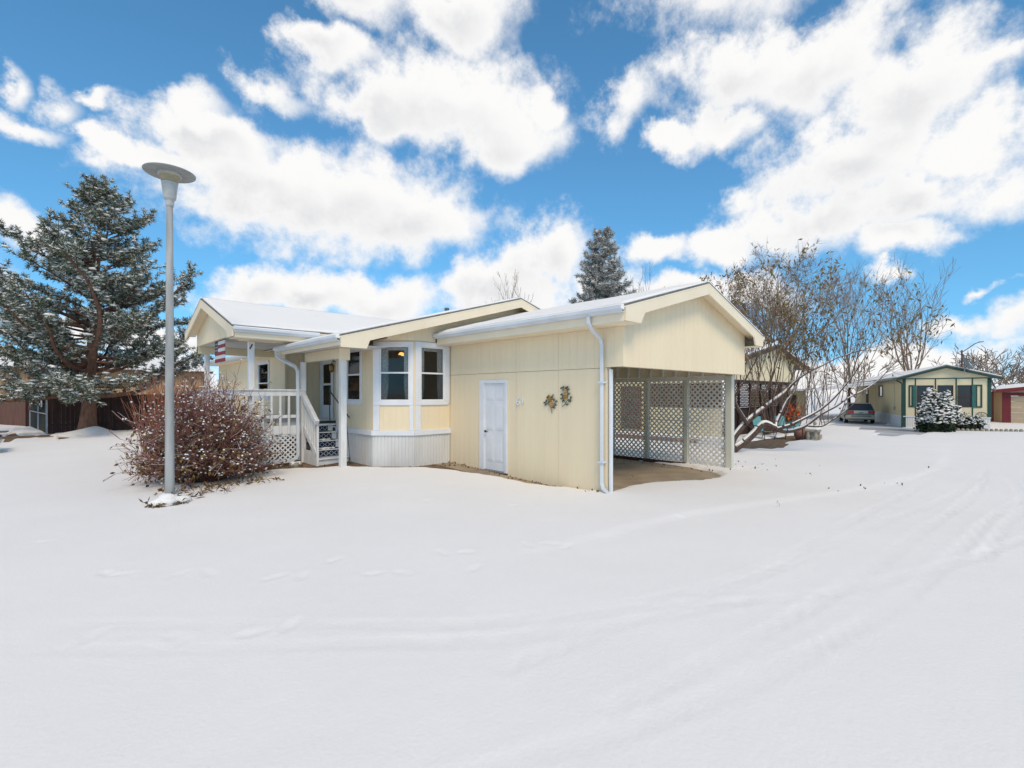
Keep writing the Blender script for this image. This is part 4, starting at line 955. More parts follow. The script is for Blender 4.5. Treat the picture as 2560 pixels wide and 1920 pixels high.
# litter along the carport wall, under the lattice and on the open yard
P = []
for i in range(130): P.append((7.36-abs(rs.normal(0, .10)), rs.uniform(5.3, 10.0)))
for i in range(110): P.append((rs.uniform(12.2, 13.1), rs.uniform(4.9, 9.5)))
for i in range(60): P.append((rs.uniform(13.1, 14.5), rs.uniform(4.3, 5.6)))
for i in range(90): P.append((rs.uniform(4.3, 5.6), rs.uniform(11.6, 12.6)))
for i in range(60): P.append((rs.uniform(6.0, 7.3), rs.uniform(9.5, 10.0)))
for i in range(26): P.append((rs.uniform(8, 12), rs.uniform(5.2, 8.5)))
for x, y in ((15.7, 4.76), (15, 3.6), (13.3, 3.42), (8.94, 2.75), (13.3, 1.79), (17.1, 1.55), (11.2, 2.5), (12.2, 2.2), (16.2, 3.2), (14.6, 2.9)):
    for k in range(3): P.append((x+rs.normal(0, .12), y+rs.normal(0, .12)))
def gz_at(x, y): return T(x, y)+max(.008, float(snow_depth(np.array([x]), np.array([y]))[0])+.004)
tag(link('leaf_litter', leaf_mesh('leaf_litter', [(x, y, gz_at(x, y)) for x, y in P], rs, .065, -.15, .5), 'litter'), 'dead leaves blown along the carport wall and across the yard snow', 'leaves', kind='stuff')

# large pine on the left
def pine(name, label, loc, H, lean, prof, n_limb, z_lo, seed, m_need, m_bark, tuft=.15, dens=1., snowy=.5, trunk_r=.36, mist=False, group=None):
    rg = random.Random(seed); rs = np.random.RandomState(seed); t = thing(name, label, 'tree', loc, group=group)
    lo = Vector(loc); ax = lambda z: lo+Vector((lean[0]*z/H, lean[1]*z/H, z))
    segs = []; k = 26
    for i in range(k):
        z0, z1 = H*i/k, H*(i+1)/k; rr = lambda z: trunk_r*max(0, 1-z/H)**.9*(1+.55*math.exp(-z/.5))+.015
        segs.append((ax(z0)+rvec(rg)*.0, ax(z1), rr(z0), rr(z1)))
    tp = []; 
    for i in range(n_limb):
        f = (i+rg.random())/n_limb; z = z_lo+(H-z_lo-.15)*f**1.25; a = rg.uniform(0, 6.283); L = prof((z-z_lo)/(H-z_lo), a)*rg.uniform(.72, 1.12)
        p = ax(z); d = Vector((math.cos(a), math.sin(a), rg.uniform(-.34, .22)+.62*f)).normalized(); n = max(4, int(L/.3)); r = max(.012, .022*L)
        for j in range(n):
            d = (d+rvec(rg)*.10+Vector((0, 0, .05))).normalized(); q = p+d*L/n; segs.append((p, q, r*(1-.8*j/n), r*(1-.8*(j+1)/n))); p = q
            if (j+1)/n > .28:
                for s in range(int(2*dens)+1):
                    b = d.cross(Vector((0, 0, 1))).normalized()*(1 if rg.random() < .5 else -1); dd = (b*rg.uniform(.5, 1)+d*rg.uniform(.3, 1)+Vector((0, 0, rg.uniform(-.25, .55)))).normalized()
                    l2 = rg.uniform(.25, .75)*(1 if L > 1 else .6); e = p; m2 = max(2, int(l2/.14))
                    for w in range(m2):
                        dd = (dd+rvec(rg)*.15+Vector((0, 0, .06))).normalized(); e2 = e+dd*l2/m2; segs.append((e, e2, .009, .006)); e = e2
                        tp.append((e, dd, f))
                    tp.append((e+dd*.05, (dd+Vector((0, 0, .3))).normalized(), f))
    split_build(t, segs, m_bark, m_bark, thr=.03, k1=8, twig='branches')
    n = len(tp); Pp = np.array([p[:] for p, d, f in tp]); D = np.array([d[:] for p, d, f in tp]); nn = 12
    A = rs.normal(size=(n, nn, 3)); A /= np.linalg.norm(A, axis=2, keepdims=True); Dn = D[:, None, :]*.75+A; Dn /= np.linalg.norm(Dn, axis=2, keepdims=True)
    X = np.cross(Dn, rs.normal(size=(n, nn, 3))); X /= np.linalg.norm(X, axis=2, keepdims=True); ln = tuft*rs.uniform(.7, 1.25, (n, nn, 1)); b = Pp[:, None, :]
    V = np.stack([b-X*.016, b+X*.016, b+Dn*ln+X*.008, b+Dn*ln-X*.008], 2).reshape(-1, 3); F = (np.arange(n*nn)*4)[:, None]+np.array([[0, 1, 2, 3]])
    link('needles', np_mesh('needles', V, F), m_need, t, kind='stuff')
    sel = rs.rand(n) < snowy*(.55+.6*(1-np.array([f for p, d, f in tp])))
    link('snow', puff_mesh('snow', Pp[sel]+np.array([0, 0, .035]), rs, tuft*.34, .42, .35), 'snow_roof', t, kind='stuff', smooth=True)
    big = rs.rand(n) < snowy*.10
    link('snow', puff_mesh('snow', Pp[big]+np.array([0, 0, .05]), rs, tuft*.75, .30, .4), 'snow_roof', t, kind='stuff', smooth=True)
def prof_big(f, a):
    base = 4.9*(1-f)**.86*(.80+.20*min(1, f*6+.45))+.25
    return base*(1+.22*math.sin(3*a+f*9)+.20*math.sin(5*a-f*17))
pine('pine_tree', 'tall snow-dusted pine with reddish trunk standing by the brown fence', (1.05, 29.0, .08), 11.35, (.5, .3, 0), prof_big, 112, 1.75, 8, 'needles', 'bark_pine', tuft=.165, dens=1.5, snowy=.8, trunk_r=.27)
def prof_far(f, a): return 3.5*(1-f)**.8*(.75+.25*min(1, f*5))*(1+.2*math.sin(3*a+f*12))+.2
pine('pine_tree', 'pale snowy conifer rising behind the carport roof', (31.5, 22.5, 0), 14.8, (.1, .1, 0), prof_far, 130, 3.5, 12, 'needles_far', 'bark_grey', tuft=.26, dens=1.0, snowy=.35, trunk_r=.3)
# snow mound round the pine's trunk
def mound(x, y, r, h, name, label):
    bm = bmesh.new(); bmesh.ops.create_grid(bm, x_segments=24, y_segments=24, size=r)
    for v in bm.verts:
        q = math.hypot(v.co.x, v.co.y)/r; v.co.z = h*math.exp(-(q*1.7)**2)*(1+.2*math.sin(v.co.x*4))-.06+.05*(q < .95)
    me = bpy.data.meshes.new(name); bm.to_mesh(me); bm.free(); me.transform(Matrix.Translation((x, y, T(x, y)+.02)))
    tag(link(name, me, 'snow_roof', smooth=True), label, 'snow', kind='stuff')
mound(1.1, 28.8, 1.3, .32, 'snow_mound', 'low snow mound banked round the pine trunk')

# the low spreading tree right of the carport
LIMBS = [([(16.55, 6.60, -.25), (16.57, 6.58, .06), (16.69, 6.52, .42), (17.04, 6.26, .92), (17.52, 5.88, 1.39), (17.93, 5.55, 1.77), (18.19, 5.37, 2.0), (18.42, 5.22, 2.27), (18.79, 4.94, 2.6), (19.33, 4.49, 2.93)], .125, .022),
 ([(16.93, 6.22, .93), (16.74, 6.3, 1.18), (16.51, 6.41, 1.55), (16.4, 6.4, 1.74), (16.44, 6.25, 2.11), (16.48, 6.11, 2.33), (16.63, 5.85, 2.93)], .07, .016),
 ([(16.55, 6.60, -.3), (16.64, 6.5, .01), (16.89, 6.26, .27), (17.14, 6.03, .57), (17.3, 5.87, .83), (17.41, 5.77, .89), (17.6, 5.59, .78), (17.71, 5.49, .68), (17.91, 5.29, .63), (18.12, 5.09, .68), (18.39, 4.83, .83), (18.8, 4.45, 1.23), (19.14, 4.12, 1.49), (19.42, 3.85, 1.75), (19.77, 3.51, 2.0)], .135, .02),
 ([(17.65, 5.54, .72), (17.81, 5.55, .94), (18.05, 5.49, 1.24), (18.35, 5.37, 1.7), (18.62, 5.27, 1.93), (18.84, 5.23, 2.24), (19.11, 5.14, 2.65)], .075, .02),
 ([(17.68, 5.51, .70), (17.73, 5.32, .78), (17.82, 5.1, .87), (17.91, 4.87, 1.02), (18.27, 4.4, 1.37), (18.48, 4.06, 1.74), (18.71, 3.7, 2.29), (18.83, 3.45, 2.73)], .06, .016),
 ([(18.39, 4.83, .83), (18.47, 4.59, .81), (18.52, 4.38, .83), (18.58, 4.16, .99), (18.84, 3.73, 1.41), (19.15, 3.28, 2.0)], .035, .012),
 ([(17.41, 5.77, .87), (17.48, 5.84, 1.17), (17.6, 5.87, 1.74), (17.79, 5.82, 2.0), (18.01, 5.75, 2.5), (18.2, 5.71, 2.99)], .045, .018),
 ([(17.14, 6.03, 1.1), (17.32, 6.06, 1.74), (17.57, 6.04, 2.4), (17.67, 6.14, 2.99)], .035, .016), ([(17.59, 5.6, .8), (17.55, 5.57, 1.18), (17.48, 5.57, 1.74), (17.52, 5.46, 2.33), (17.53, 5.38, 2.85)], .04, .016)]
def near_tree():
    rg = random.Random(17); rs = np.random.RandomState(17)
    t = thing('tree', 'low spreading tree with snow-lined limbs and olive leaves beside the carport', 'tree', (16.6, 6.55, -.2))
    segs = []; tips = []
    for pts, r0, r1 in LIMBS:
        sp = [Vector(q) for q in smooth_line(pts, 5)]; n = len(sp)-1
        for i in range(n): segs.append((sp[i], sp[i+1], r0+(r1-r0)*i/n, r0+(r1-r0)*(i+1)/n))
        d = (sp[-1]-sp[-3]).normalized()
        grow(segs, tips, sp[-1], d, 2.8, r1, 2, rg, up=.07, ang=.5, wig=.10, kids=8, ratio=.55, step=.25)
        for i in range(n//3, n, 2 if n < 40 else 3):      # upright shoots from the limbs
            if rg.random() < .8:
                d = Vector((rg.gauss(.05, .22), rg.gauss(-.05, .22), 1)).normalized()
                grow(segs, tips, sp[i], d, rg.uniform(1.4, 3.3), .015, 2 if rg.random() < .55 else 1, rg, up=.06, ang=.36, wig=.07, kids=5, ratio=.5, step=.25)
    split_build(t, segs, 'bark', 'twig', thr=.016, k1=8)
    snow_on(t, segs, rs, rmin=.017, lim=.86)
    tiny = [(a+Vector((0, 0, .006)), b+Vector((0, 0, .006)), r0*.75, r1*.75) for a, b, r0, r1 in segs if r0 < .017 and abs((b-a).normalized().z) < .6 and rs.rand() < .3]
    link('snow', seg_mesh('snow', tiny, 4), 'snow_roof', t, kind='stuff')
    P = []
    for a, b, r0, r1 in segs:
        if r0 < .014 and a.z > 2.4 and rg.random() < .24*min(1, (a.z-2.6)/1.2)+.03: P.append(a+rvec(rg)*.03)
    for p, d in tips:
        if p.z > 2.9 and rg.random() < .45: P.append(p)
    link('leaves', leaf_mesh('leaves', P, rs, .155, 1.3, .36), 'tree_leaf', t, kind='stuff')
near_tree()
def bare(name, label, loc, H, seed, kids, lvl, ang, up, trunk_frac, spread, r, m1='bark_grey', m2='twig_far', leaves=0, ratio=.62, n_main=5, group=None, step=.6, twr=1., thr=.03, rmin=.012, lsize=.2):
    rg = random.Random(seed); rs = np.random.RandomState(seed); t = thing(name, label, 'tree', loc, group=group); lo = Vector(loc); segs = []; tips = []
    p = lo.copy(); k = 6; h = H*trunk_frac
    for i in range(k):
        q = p+Vector((rg.gauss(0, .04), rg.gauss(0, .04), h/k)); segs.append((p, q, r*(1-.4*i/k), r*(1-.4*(i+1)/k))); p = q
    for i in range(n_main):
        a = 6.283*(i+rg.random()*.7)/n_main; s = spread*rg.uniform(.3, 1.1); d = Vector((math.cos(a)*s, math.sin(a)*s, 1)).normalized()
        grow(segs, tips, p-Vector((0, 0, h*.25*rg.random())), d, (H-h)*rg.uniform(.68, .92), r*.45, lvl, rg, up, ang, .09, kids, ratio, step, .15, .8)
    segs = [(a, b, max(r0, rmin), max(r1, rmin*.8)) for a, b, r0, r1 in segs]
    split_build(t, segs, m1, m2, thr=thr, k1=6)
    if leaves:
        P = [q+rvec(rg)*.05 for q, d in tips if rg.random() < leaves]+[b+rvec(rg)*.05 for a, b, r0, r1 in segs if r0 < .02 and rg.random() < leaves*.35]
        link('leaves', leaf_mesh('leaves', P, rs, lsize, 1.5, .33), 'tree_leaf', t, kind='stuff')
bare('tree', 'broad round-crowned bare tree behind the leafy tree', (46.2, 14.0, -.25), 14.4, 31, 8, 3, .55, .05, .30, .8, .2, n_main=9, ratio=.52, step=.7)
bare('tree', 'slender bare poplar left of the forked bare tree', (54.1, 10.5, -.25), 15.0, 32, 9, 2, .36, .10, .22, .22, .15, n_main=5, ratio=.5, step=.7)
bare('tree', 'tall forked bare tree behind the green-trimmed house', (51.6, 6.0, -.25), 12.6, 33, 8, 2, .40, .09, .27, .42, .16, n_main=7, ratio=.5, step=.6)
bare('tree', 'thin bare poplar top left of pair above the main roof ridge', (42.0, 45.6, 0), 17.6, 34, 6, 2, .30, .12, .3, .12, .2, n_main=4, ratio=.4, step=.9, group='poplars behind the house', rmin=.018)
bare('tree', 'thin bare poplar top right of pair above the main roof ridge', (43.7, 44.0, 0), 17.0, 35, 6, 2, .30, .12, .3, .12, .2, n_main=4, ratio=.4, step=.9, group='poplars behind the house', rmin=.018)
bare('tree', 'faint thin poplar just right of the pale conifer', (53.3, 32.0, 0), 18.5, 36, 6, 2, .28, .12, .3, .13, .2, n_main=4, ratio=.4, step=.9, rmin=.018)
bare('tree', 'leafy-twigged tree showing over the carport ridge', (44.7, 19.5, -.2), 13.2, 37, 6, 3, .5, .05, .25, .7, .2, 'bark', 'twig', leaves=.34, n_main=7, ratio=.5, step=.6, rmin=.013, lsize=.33)
for i, (x, y, h, lb) in enumerate(((97.5, 3.7, 8.8, 'bare tree behind the curved street light arm'), (103, 1.2, 9.2, 'bare tree above the roof of the red-trimmed garage'), (96, -1.2, 9.0, 'bare tree at the right edge beyond the red-trimmed garage'), (88, 16, 7, 'distant bare tree low between awning and poplar'))):
    bare('tree', lb, (x, y, -.3), h, 41+i, 6, 2, .6, .03, .2, 1.1, .25, 'bark_grey', 'twig', n_main=7, ratio=.6, step=.7, rmin=.035, group='distant bare trees')

# ------------------------------------------------------------------ left background: fence, gate, tan building, parked car
def picket(mb, x, y, w, z0, z1, t=.02, along='x'):
    c = .025
    if along == 'x': mb.poly([(x, y, z0), (x+w, y, z0), (x+w, y, z1-c), (x+w-c, y, z1), (x+c, y, z1), (x, y, z1-c)], (0, t, 0))
    else: mb.poly([(x, y, z0), (x, y+w, z0), (x, y+w, z1-c), (x, y+w-c, z1), (x, y+c, z1), (x, y, z1-c)], (t, 0, 0))
fe = thing('fence', 'dark brown picket fence behind the pine tree', 'fence', (-.25, 29.9, .05)); rg = random.Random(4)
FY = 29.9
for i in range(48):
    x = -.25+i*.149; mb = MB(); picket(mb, x, FY+rg.uniform(-.004, .004), .1475 if rg.random() < .85 else .138, T(x, FY)-.05, 1.89+rg.uniform(-.008, .012)); mb.build('picket', 'fence_dark', fe)
for z in (.45, 1.55): MB().box(-.25, 6.9, FY+.03, FY+.07, z, z+.09).build('rail', 'fence_dark', fe)
for x in (.0, 2.4, 4.8): MB().box(x, x+.1, FY+.075, FY+.17, 0, 2.0 if x != 2.4 else 2.2).build('post', 'brown_trim', fe)
gt = thing('gate', 'grey slatted double gate of the brown fenced enclosure', 'gate', (-.3, 29.95, .05))
def gpt(s, off=0): return (-.28-.105*s-off*.99, 29.95+.994*s+off*.1)
for a, b in ((.05, 3.1), (3.2, 6.8)):
    p0 = gpt(a); p1 = gpt(b); fr = MB()
    for z in (.12, 1.0, 1.86): fr.bar((*p0, z), (*p1, z), .05, .05)
    fr.bar((*p0, .1), (*p0, 1.9), .06, .06); fr.bar((*p1, .1), (*p1, 1.9), .06, .06)
    leaf = fr.build('gate_leaf', 'galv', gt)
    n = int((b-a)/.1)
    for i in range(n):
        s = a+.04+i*(b-a-.08)/n; q0 = gpt(s, -.02); q1 = gpt(s+(b-a-.08)/n*.93, -.02)
        MB().bar((q0[0]*.5+q1[0]*.5, q0[1]*.5+q1[1]*.5, .14), (q0[0]*.5+q1[0]*.5, q0[1]*.5+q1[1]*.5, 1.85), .012, .09, up=(0, 1, 0)).build('slat', 'gate_grey', leaf)
for s, z0, z1, w in ((1.0, 1.3, 1.62, .5), (5.0, 1.38, 1.72, .55)):
    p0 = gpt(s, .06); p1 = gpt(s+w, .06); MB().bar((*p0, (z0+z1)/2), (*p1, (z0+z1)/2), .01, z1-z0).build('sign', 'flag_white', gt)
p0 = gpt(6.5, .06); p1 = gpt(6.75, .06); MB().bar((*p0, 1.15), (*p1, 1.15), .01, .22).build('sign', 'flag_red', gt)
MB().bar((*gpt(7.0), 0), (*gpt(7.0), 1.9), .35, .3).build('post', 'fence_dark', gt)
fr_ = thing('fence', 'reddish brown board fence left of the grey gate', 'fence', (-1.2, 37.2, .05))
for i in range(46):
    s_ = .25+i*.155; q = (-1.10-.36*s_, 37.05+.933*s_); mb = MB(); mb.bar((*q, T(*q)-.05), (*q, 1.83+rg.uniform(-.01, .01)), .02, .147, up=(.36, -.93, 0)); mb.build('board', 'fence_red', fr_)
tb = thing('building', 'long tan building with snowy roof behind the brown fence', 'building', (-1, 44, 0))
for i in range(9):
    x = -11.2+i*2.2; siding(tb, (x, 44.0), (x+2.19, 44.0), -.1, 3.7, 'tan_wall', pitch=.3, gd=.02, gw=.04, thick=.1)
MB().box(-1.2, -1.0, 43.93, 43.99, 0, 3.7).build('corner_board', 'brown_trim', tb)
siding(tb, (8.6, 44.0), (8.6, 52), -.1, 3.7, 'tan_wall', pitch=.3, gd=.02, gw=.04, thick=.1)
rf = MB().slab([(-12.2, 43.5, 3.62), (9.0, 43.5, 3.62), (9.0, 48.5, 4.9), (-12.2, 48.5, 4.9)], -.12, 0).build('roof', 'brown_trim', tb)
MB().slab([(-12.15, 43.55, 3.63), (8.95, 43.55, 3.63), (8.95, 48.5, 4.9), (-12.15, 48.5, 4.9)], .003, .10).build('snow_cover', 'snow_roof', rf, bevel=.03)
MB().slab([(-12.2, 48.51, 4.9), (9.0, 48.51, 4.9), (9.0, 53, 3.7), (-12.2, 53, 3.7)], -.12, .08).build('roof', 'snow_roof', tb)
for nm, x0, x1, y0, z1, lb in (('shed', -2.35, -.35, 42.4, 2.22, 'low flat shed roof under snow behind the fence, the upper of two'), ('shed', -1.0, .7, 40.2, 1.98, 'low shed roof under snow just behind the grey gate, the lower of two')):
    sh = thing(nm, lb, 'shed', (x0, y0, 0), group='snow-topped sheds behind the gate')
    MB().box(x0+.15, x1-.15, y0+.15, y0+1.25, 0, z1-.1).build('wall', 'tan_wall', sh); r = MB().box(x0, x1, y0, y0+1.4, z1-.098, z1-.04).build('roof', 'brown_trim', sh)
    MB().box(x0+.02, x1-.02, y0+.02, y0+1.38, z1-.038, z1+.04).build('snow_cover', 'snow_roof', r, bevel=.03)

# ------------------------------------------------------------------ cars (built along +x, tail at x = 0)
def car(name, label, body, lower, loc, rz):
    t = thing(name, label, 'car')
    def loft(sec):
        V = []; F = []; k = len(sec[0][1])*2
        for x, half in sec:
            ring = [(x, y, z) for y, z in half]+[(x, -y, z) for y, z in reversed(half)]; V += ring
        for i in range(len(sec)-1):
            for j in range(k): a = i*k+j; b = i*k+(j+1) % k; F.append((a, b, b+k, a+k))
        F += [tuple(range(k)), tuple(range((len(sec)-1)*k, len(sec)*k))]
        m = MB(); m.v = V; m.f = F; return m
    def sec(x, w, zb, zt, c=.08): return (x, [(0, zb), (w-.06, zb), (w, zb+.08), (w, zt-.22), (w-.03, zt-.06), (w-c, zt), (0, zt)])
    bd = loft([sec(.0, .72, .52, .92), sec(.06, .82, .45, .98), sec(.5, .87, .40, 1.0), sec(1.6, .88, .38, .98), sec(3.0, .88, .38, .95), sec(3.9, .86, .38, .88), sec(4.5, .78, .40, .76), sec(4.66, .66, .45, .66)]).build('body', body, t, smooth=False, bevel=.03)
    lw = loft([(x, [(0, zb), (w-.05, zb), (w+.012, zb+.06), (w+.012, zt), (0, zt)]) for x, w, zb, zt in ((-.10, .66, .42, .60), (-.06, .80, .34, .62), (.4, .875, .26, .56), (2.3, .885, .24, .50), (4.1, .87, .26, .52), (4.66, .74, .30, .56), (4.74, .6, .34, .52))]).build('bumper', lower, t, bevel=.02)
    MB().box(-.125, -.095, -.60, .60, .50, .60).build('bumper_strip', 'car_silver', lw)
    gh = loft([(x, [(0, zb), (w, zb), (w-(zt-zb)*.32, zt-.03), (w-(zt-zb)*.32-.06, zt), (0, zt)]) for x, w, zb, zt in ((.10, .80, .96, .98), (.55, .82, .96, 1.36), (.85, .82, .96, 1.46), (1.8, .82, .95, 1.49), (2.5, .82, .94, 1.44), (3.3, .80, .92, .95))])
    gh.build('greenhouse', 'dark_glass', t)
    MB().poly([(.62, -.60, 1.415), (.62, .60, 1.415), (.9, .64, 1.485), (2.4, .64, 1.47), (2.4, -.64, 1.47), (.9, -.64, 1.485)], (0, 0, .03)).build('roof', body, t, bevel=.01)
    for s in (-1, 1):
        MB().bar((.12, s*.78, .98), (.66, s*.66, 1.43), .05, .07).build('pillar', body, t); MB().bar((1.75, s*.79, .96), (1.85, s*.66, 1.46), .05, .03).build('pillar', body, t); MB().bar((3.2, s*.78, .95), (2.45, s*.67, 1.44), .05, .05).build('pillar', body, t)
        MB().box(-.03, .05, s*.44 if s > 0 else -.83, .83 if s > 0 else s*.44, .76, .93).build('tail_light', 'tail_red', t, bevel=.015)
        MB().box(4.55, 4.68, s*.62-.12, s*.62+.12, .58, .70).build('headlight', 'lamp_lens', t, bevel=.02)
        MB().poly([(3.0, s*.90, .95), (3.0, s*1.02, .95), (3.0, s*1.02, 1.07), (3.0, s*.90, 1.07)], (.1, 0, 0)).build('mirror', body, t, bevel=.02)
        for x in (.85, 3.75):
            w = MB().tube([(x, s*.70, .31), (x, s*.90, .31)], .31, 18).build('wheel', 'tyre', t); MB().tube([(x, s*.895, .31), (x, s*.915, .31)], .19, 12).build('rim', 'galv', w)
    MB().box(-.035, .03, -.43, .43, .74, .94).build('tailgate_panel', 'car_tan', t, bevel=.01)
    pl = MB().box(-.05, -.036, -.16, .16, .77, .90).build('licence_plate', 'plate', t); MB().box(-.054, -.051, -.14, .14, .78, .83).build('plate_band', 'plate_green', pl)
    return place(t, loc, rz)
NB = R_(17.8); NC = Vector((39.76, 4.88, -.29)); nbx = Vector((math.cos(NB), math.sin(NB))); nby = Vector((-math.sin(NB), math.cos(NB)))
def NP(x, y): q = Vector((NC.x, NC.y))+nbx*x+nby*y; return (q.x, q.y)
car('parked_car', 'silver and tan wagon with red tail lights under the neighbour awning', 'car_silver', 'car_tan', (*NP(3.6, 1.75), -.27), NB)
car('parked_car', 'black car cut off by the left edge of the picture', 'car_black', 'car_black', (-1.30-4.66, 21.6, .06), 0)

# ------------------------------------------------------------------ green-trimmed house on the right (own frame: x into depth, -y to the right)
g = thing('house', 'yellow mobile home with green trim, three dark windows and satellite dish', 'house')
WT = 3.14; SKT = .77; FW = 4.17; LEN = 20
def gsid(p0, p1, z0, z1, m, **k): return siding(g, p0, p1, z0, z1, m, **k)
gable = lambda s: 4.0-.30*abs(s-FW/2)
bat = [.62, 1.61, 2.60, 3.355]
wins = [(.69, 1.517), (1.712, 2.465), (2.647, 3.33)]
edges = [0]+bat+[FW]
for i in range(5):
    a, b = edges[i], edges[i+1]; w = [q for q in wins if a-.1 < q[0] < b]
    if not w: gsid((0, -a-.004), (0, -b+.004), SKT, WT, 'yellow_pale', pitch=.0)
    else:
        w0, w1 = w[0]; w0 = max(w0, a+.06); w1 = min(w1, b-.02)
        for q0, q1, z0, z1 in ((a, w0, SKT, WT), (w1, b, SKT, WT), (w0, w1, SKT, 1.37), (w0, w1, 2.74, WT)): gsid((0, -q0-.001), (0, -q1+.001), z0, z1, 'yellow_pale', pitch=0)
        wn = MB()
        for q0, q1, z0, z1 in ((w0, w0+.035, 1.37, 2.74), (w1-.035, w1, 1.37, 2.74), (w0+.035, w1-.035, 2.70, 2.74), (w0+.035, w1-.035, 1.37, 1.41), (w0+.035, w1-.035, 2.05, 2.08)): wn.box(-.02, .03, -q1, -q0, z0, z1)
        wn = wn.build('window', 'brown_trim', g); MB().box(.03, .04, -w1+.035, -w0-.035, 1.41, 2.70).build('pane', 'dark_glass', wn)
gsid((0, 0), (0, -FW), WT+.06, lambda s: gable(s)-.06, 'yellow_pale', pitch=0, extra=(FW/2,))
MB().box(-.025, .0, -FW, 0, WT, WT+.058).build('band_board', 'green_trim', g)
for b in bat: MB().box(-.022, .0, -b-.03, -b+.03, SKT, WT).build('batten', 'green_trim', g)
MB().box(-.03, .0, -.13, .03, .05, WT).build('corner_board', 'green_trim', g); MB().box(-.03, .0, -FW-.03, -FW+.13, SKT, WT).build('corner_board', 'green_trim', g)
for s0, s1, mm in ((.50, .66, 1), (3.33, 3.50, 1)):
    MB().box(-.05, -.024, -s1, -s0, 1.35, 2.76).build('shutter', 'teal_shutter', g)
for s0, s1 in ((.28, .50), (3.50, 3.80)):
    f = MB()
    for a, b, z0, z1 in ((s0, s0+.07, 1.35, 2.76), (s1-.07, s1, 1.35, 2.76), (s0+.07, s1-.07, 1.35, 1.44), (s0+.07, s1-.07, 2.68, 2.76)): f.box(-.04, -.003, -b, -a, z0, z1)
    f.build('shutter_frame', 'green_trim', g)
gsid((-.01, 0), (-.01, -FW), -.15, SKT-.06, 'skirt', pitch=.12, gd=.015, gw=.03, name='skirting_panel'); MB().box(-.05, -.002, -FW-.02, .02, SKT-.058, SKT-.002).build('belt_board', 'white', g)
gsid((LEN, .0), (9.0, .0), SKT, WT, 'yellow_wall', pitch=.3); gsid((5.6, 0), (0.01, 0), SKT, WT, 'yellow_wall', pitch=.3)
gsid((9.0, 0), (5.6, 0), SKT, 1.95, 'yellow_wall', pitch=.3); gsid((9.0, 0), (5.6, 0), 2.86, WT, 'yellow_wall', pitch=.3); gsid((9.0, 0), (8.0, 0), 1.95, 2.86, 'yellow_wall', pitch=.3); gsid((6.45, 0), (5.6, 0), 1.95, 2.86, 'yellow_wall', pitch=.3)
sw = MB()
for a, b, z0, z1 in ((6.45, 6.6, 1.95, 2.86), (7.85, 8.0, 1.95, 2.86), (6.6, 7.85, 2.76, 2.86), (6.6, 7.85, 1.95, 2.05)): sw.box(a, b, -.03, .03, z0, z1)
sw = sw.build('window', 'green_trim', g); MB().box(6.6, 7.85, -.02, -.01, 2.05, 2.76).build('pane', 'dark_glass', sw); MB().box(6.75, 7.7, -.045, -.03, 2.45, 2.74).build('blind', 'white', sw)
dd = MB().box(12.6, 13.6, .0, .04, .8, 2.85).build('door', 'brown_trim', g); MB().box(12.8, 13.4, .041, .05, 2.2, 2.7).build('pane', 'lamp_lens', dd)
gsid((LEN, .012), (.01, .012), -.15, SKT-.06, 'skirt', pitch=.14, gd=.015, gw=.03, name='skirting_panel'); MB().box(0, LEN, .001, .04, SKT-.058, SKT-.002).build('belt_board', 'white', g)
gsid((0.01, -FW), (LEN, -FW), -.1, WT, 'yellow_wall', pitch=.3); gsid((LEN, -FW), (LEN, 0), -.1, WT, 'yellow_wall', pitch=.3)
for y0, y1 in ((.40, -FW/2), (-FW-.5, -FW/2)):
    z0 = gable(-y0 if y0 < 0 else -y0); zr = gable(FW/2)
    r = MB().slab([(-.25, y0, z0), (-.25, y1, zr), (LEN+.3, y1, zr), (LEN+.3, y0, z0)], -.05, 0).build('roof', 'shingle', g)
    MB().slab([(-.22, y0*.99, z0), (-.22, y1, zr), (LEN+.3, y1, zr), (LEN+.3, y0*.99, z0)], .002, .07).build('snow_cover', 'snow_roof', r, bevel=.02)
    MB().poly([(-.249, y0, z0-.051), (-.249, y1, zr-.051), (-.249, y1, zr-.19), (-.249, y0, z0-.19)], (.03, 0, 0)).build('rake_board', 'green_trim', g)
    MB().slab([(-.215, y0, z0-.12), (-.003, y0, z0-.12), (-.003, y1, zr-.12), (-.215, y1, zr-.12)], -.01, 0).build('soffit', 'yellow_pale', g)
MB().box(-.2, LEN, .36, .40, gable(-.4)-.20, gable(-.4)-.055).build('eave_board', 'green_trim', g)
pipe(g, [(-.02, .40, 3.1), (-.04, .20, 2.98), (-.045, .06, 2.85), (-.045, .06, .05)], w=.1, m='green_trim')
MB().tube([(2.3, .05, 3.0), (2.3, .05, 1.3)], .012, 6).box(2.25, 2.36, .02, .09, 1.1, 1.35).build('meter_cable', 'galv', g)
# awning over the drive
aw = MB().slab([(6.8, .05, 3.16), (17, .05, 3.16), (17, 4.4, 2.62), (6.8, 4.4, 2.62)], -.05, 0).build('awning', 'white', g); MB().slab([(6.82, .3, 3.13), (17, .3, 3.13), (17, 4.38, 2.62), (6.82, 4.38, 2.62)], .003, .08).build('snow_cover', 'snow_roof', aw, bevel=.02)
MB().poly([(6.79, .05, 3.10), (6.79, 4.4, 2.56), (6.79, 4.4, 2.42), (6.79, .05, 2.96)], (.04, 0, 0)).build('fascia', 'white', aw)
for x, y in ((7.0, 4.1), (10.5, 4.1), (14, 4.1)): MB().box(x, x+.1, y, y+.1, -.1, 2.52).build('post', 'white', g)
siding(g, (14.5, 9.5), (14.5, 4.6), -.1, 2.5, 'yellow_wall', pitch=.3); siding(g, (14.5, 4.6), (20, 4.6), -.1, 2.5, 'yellow_wall', pitch=.3)
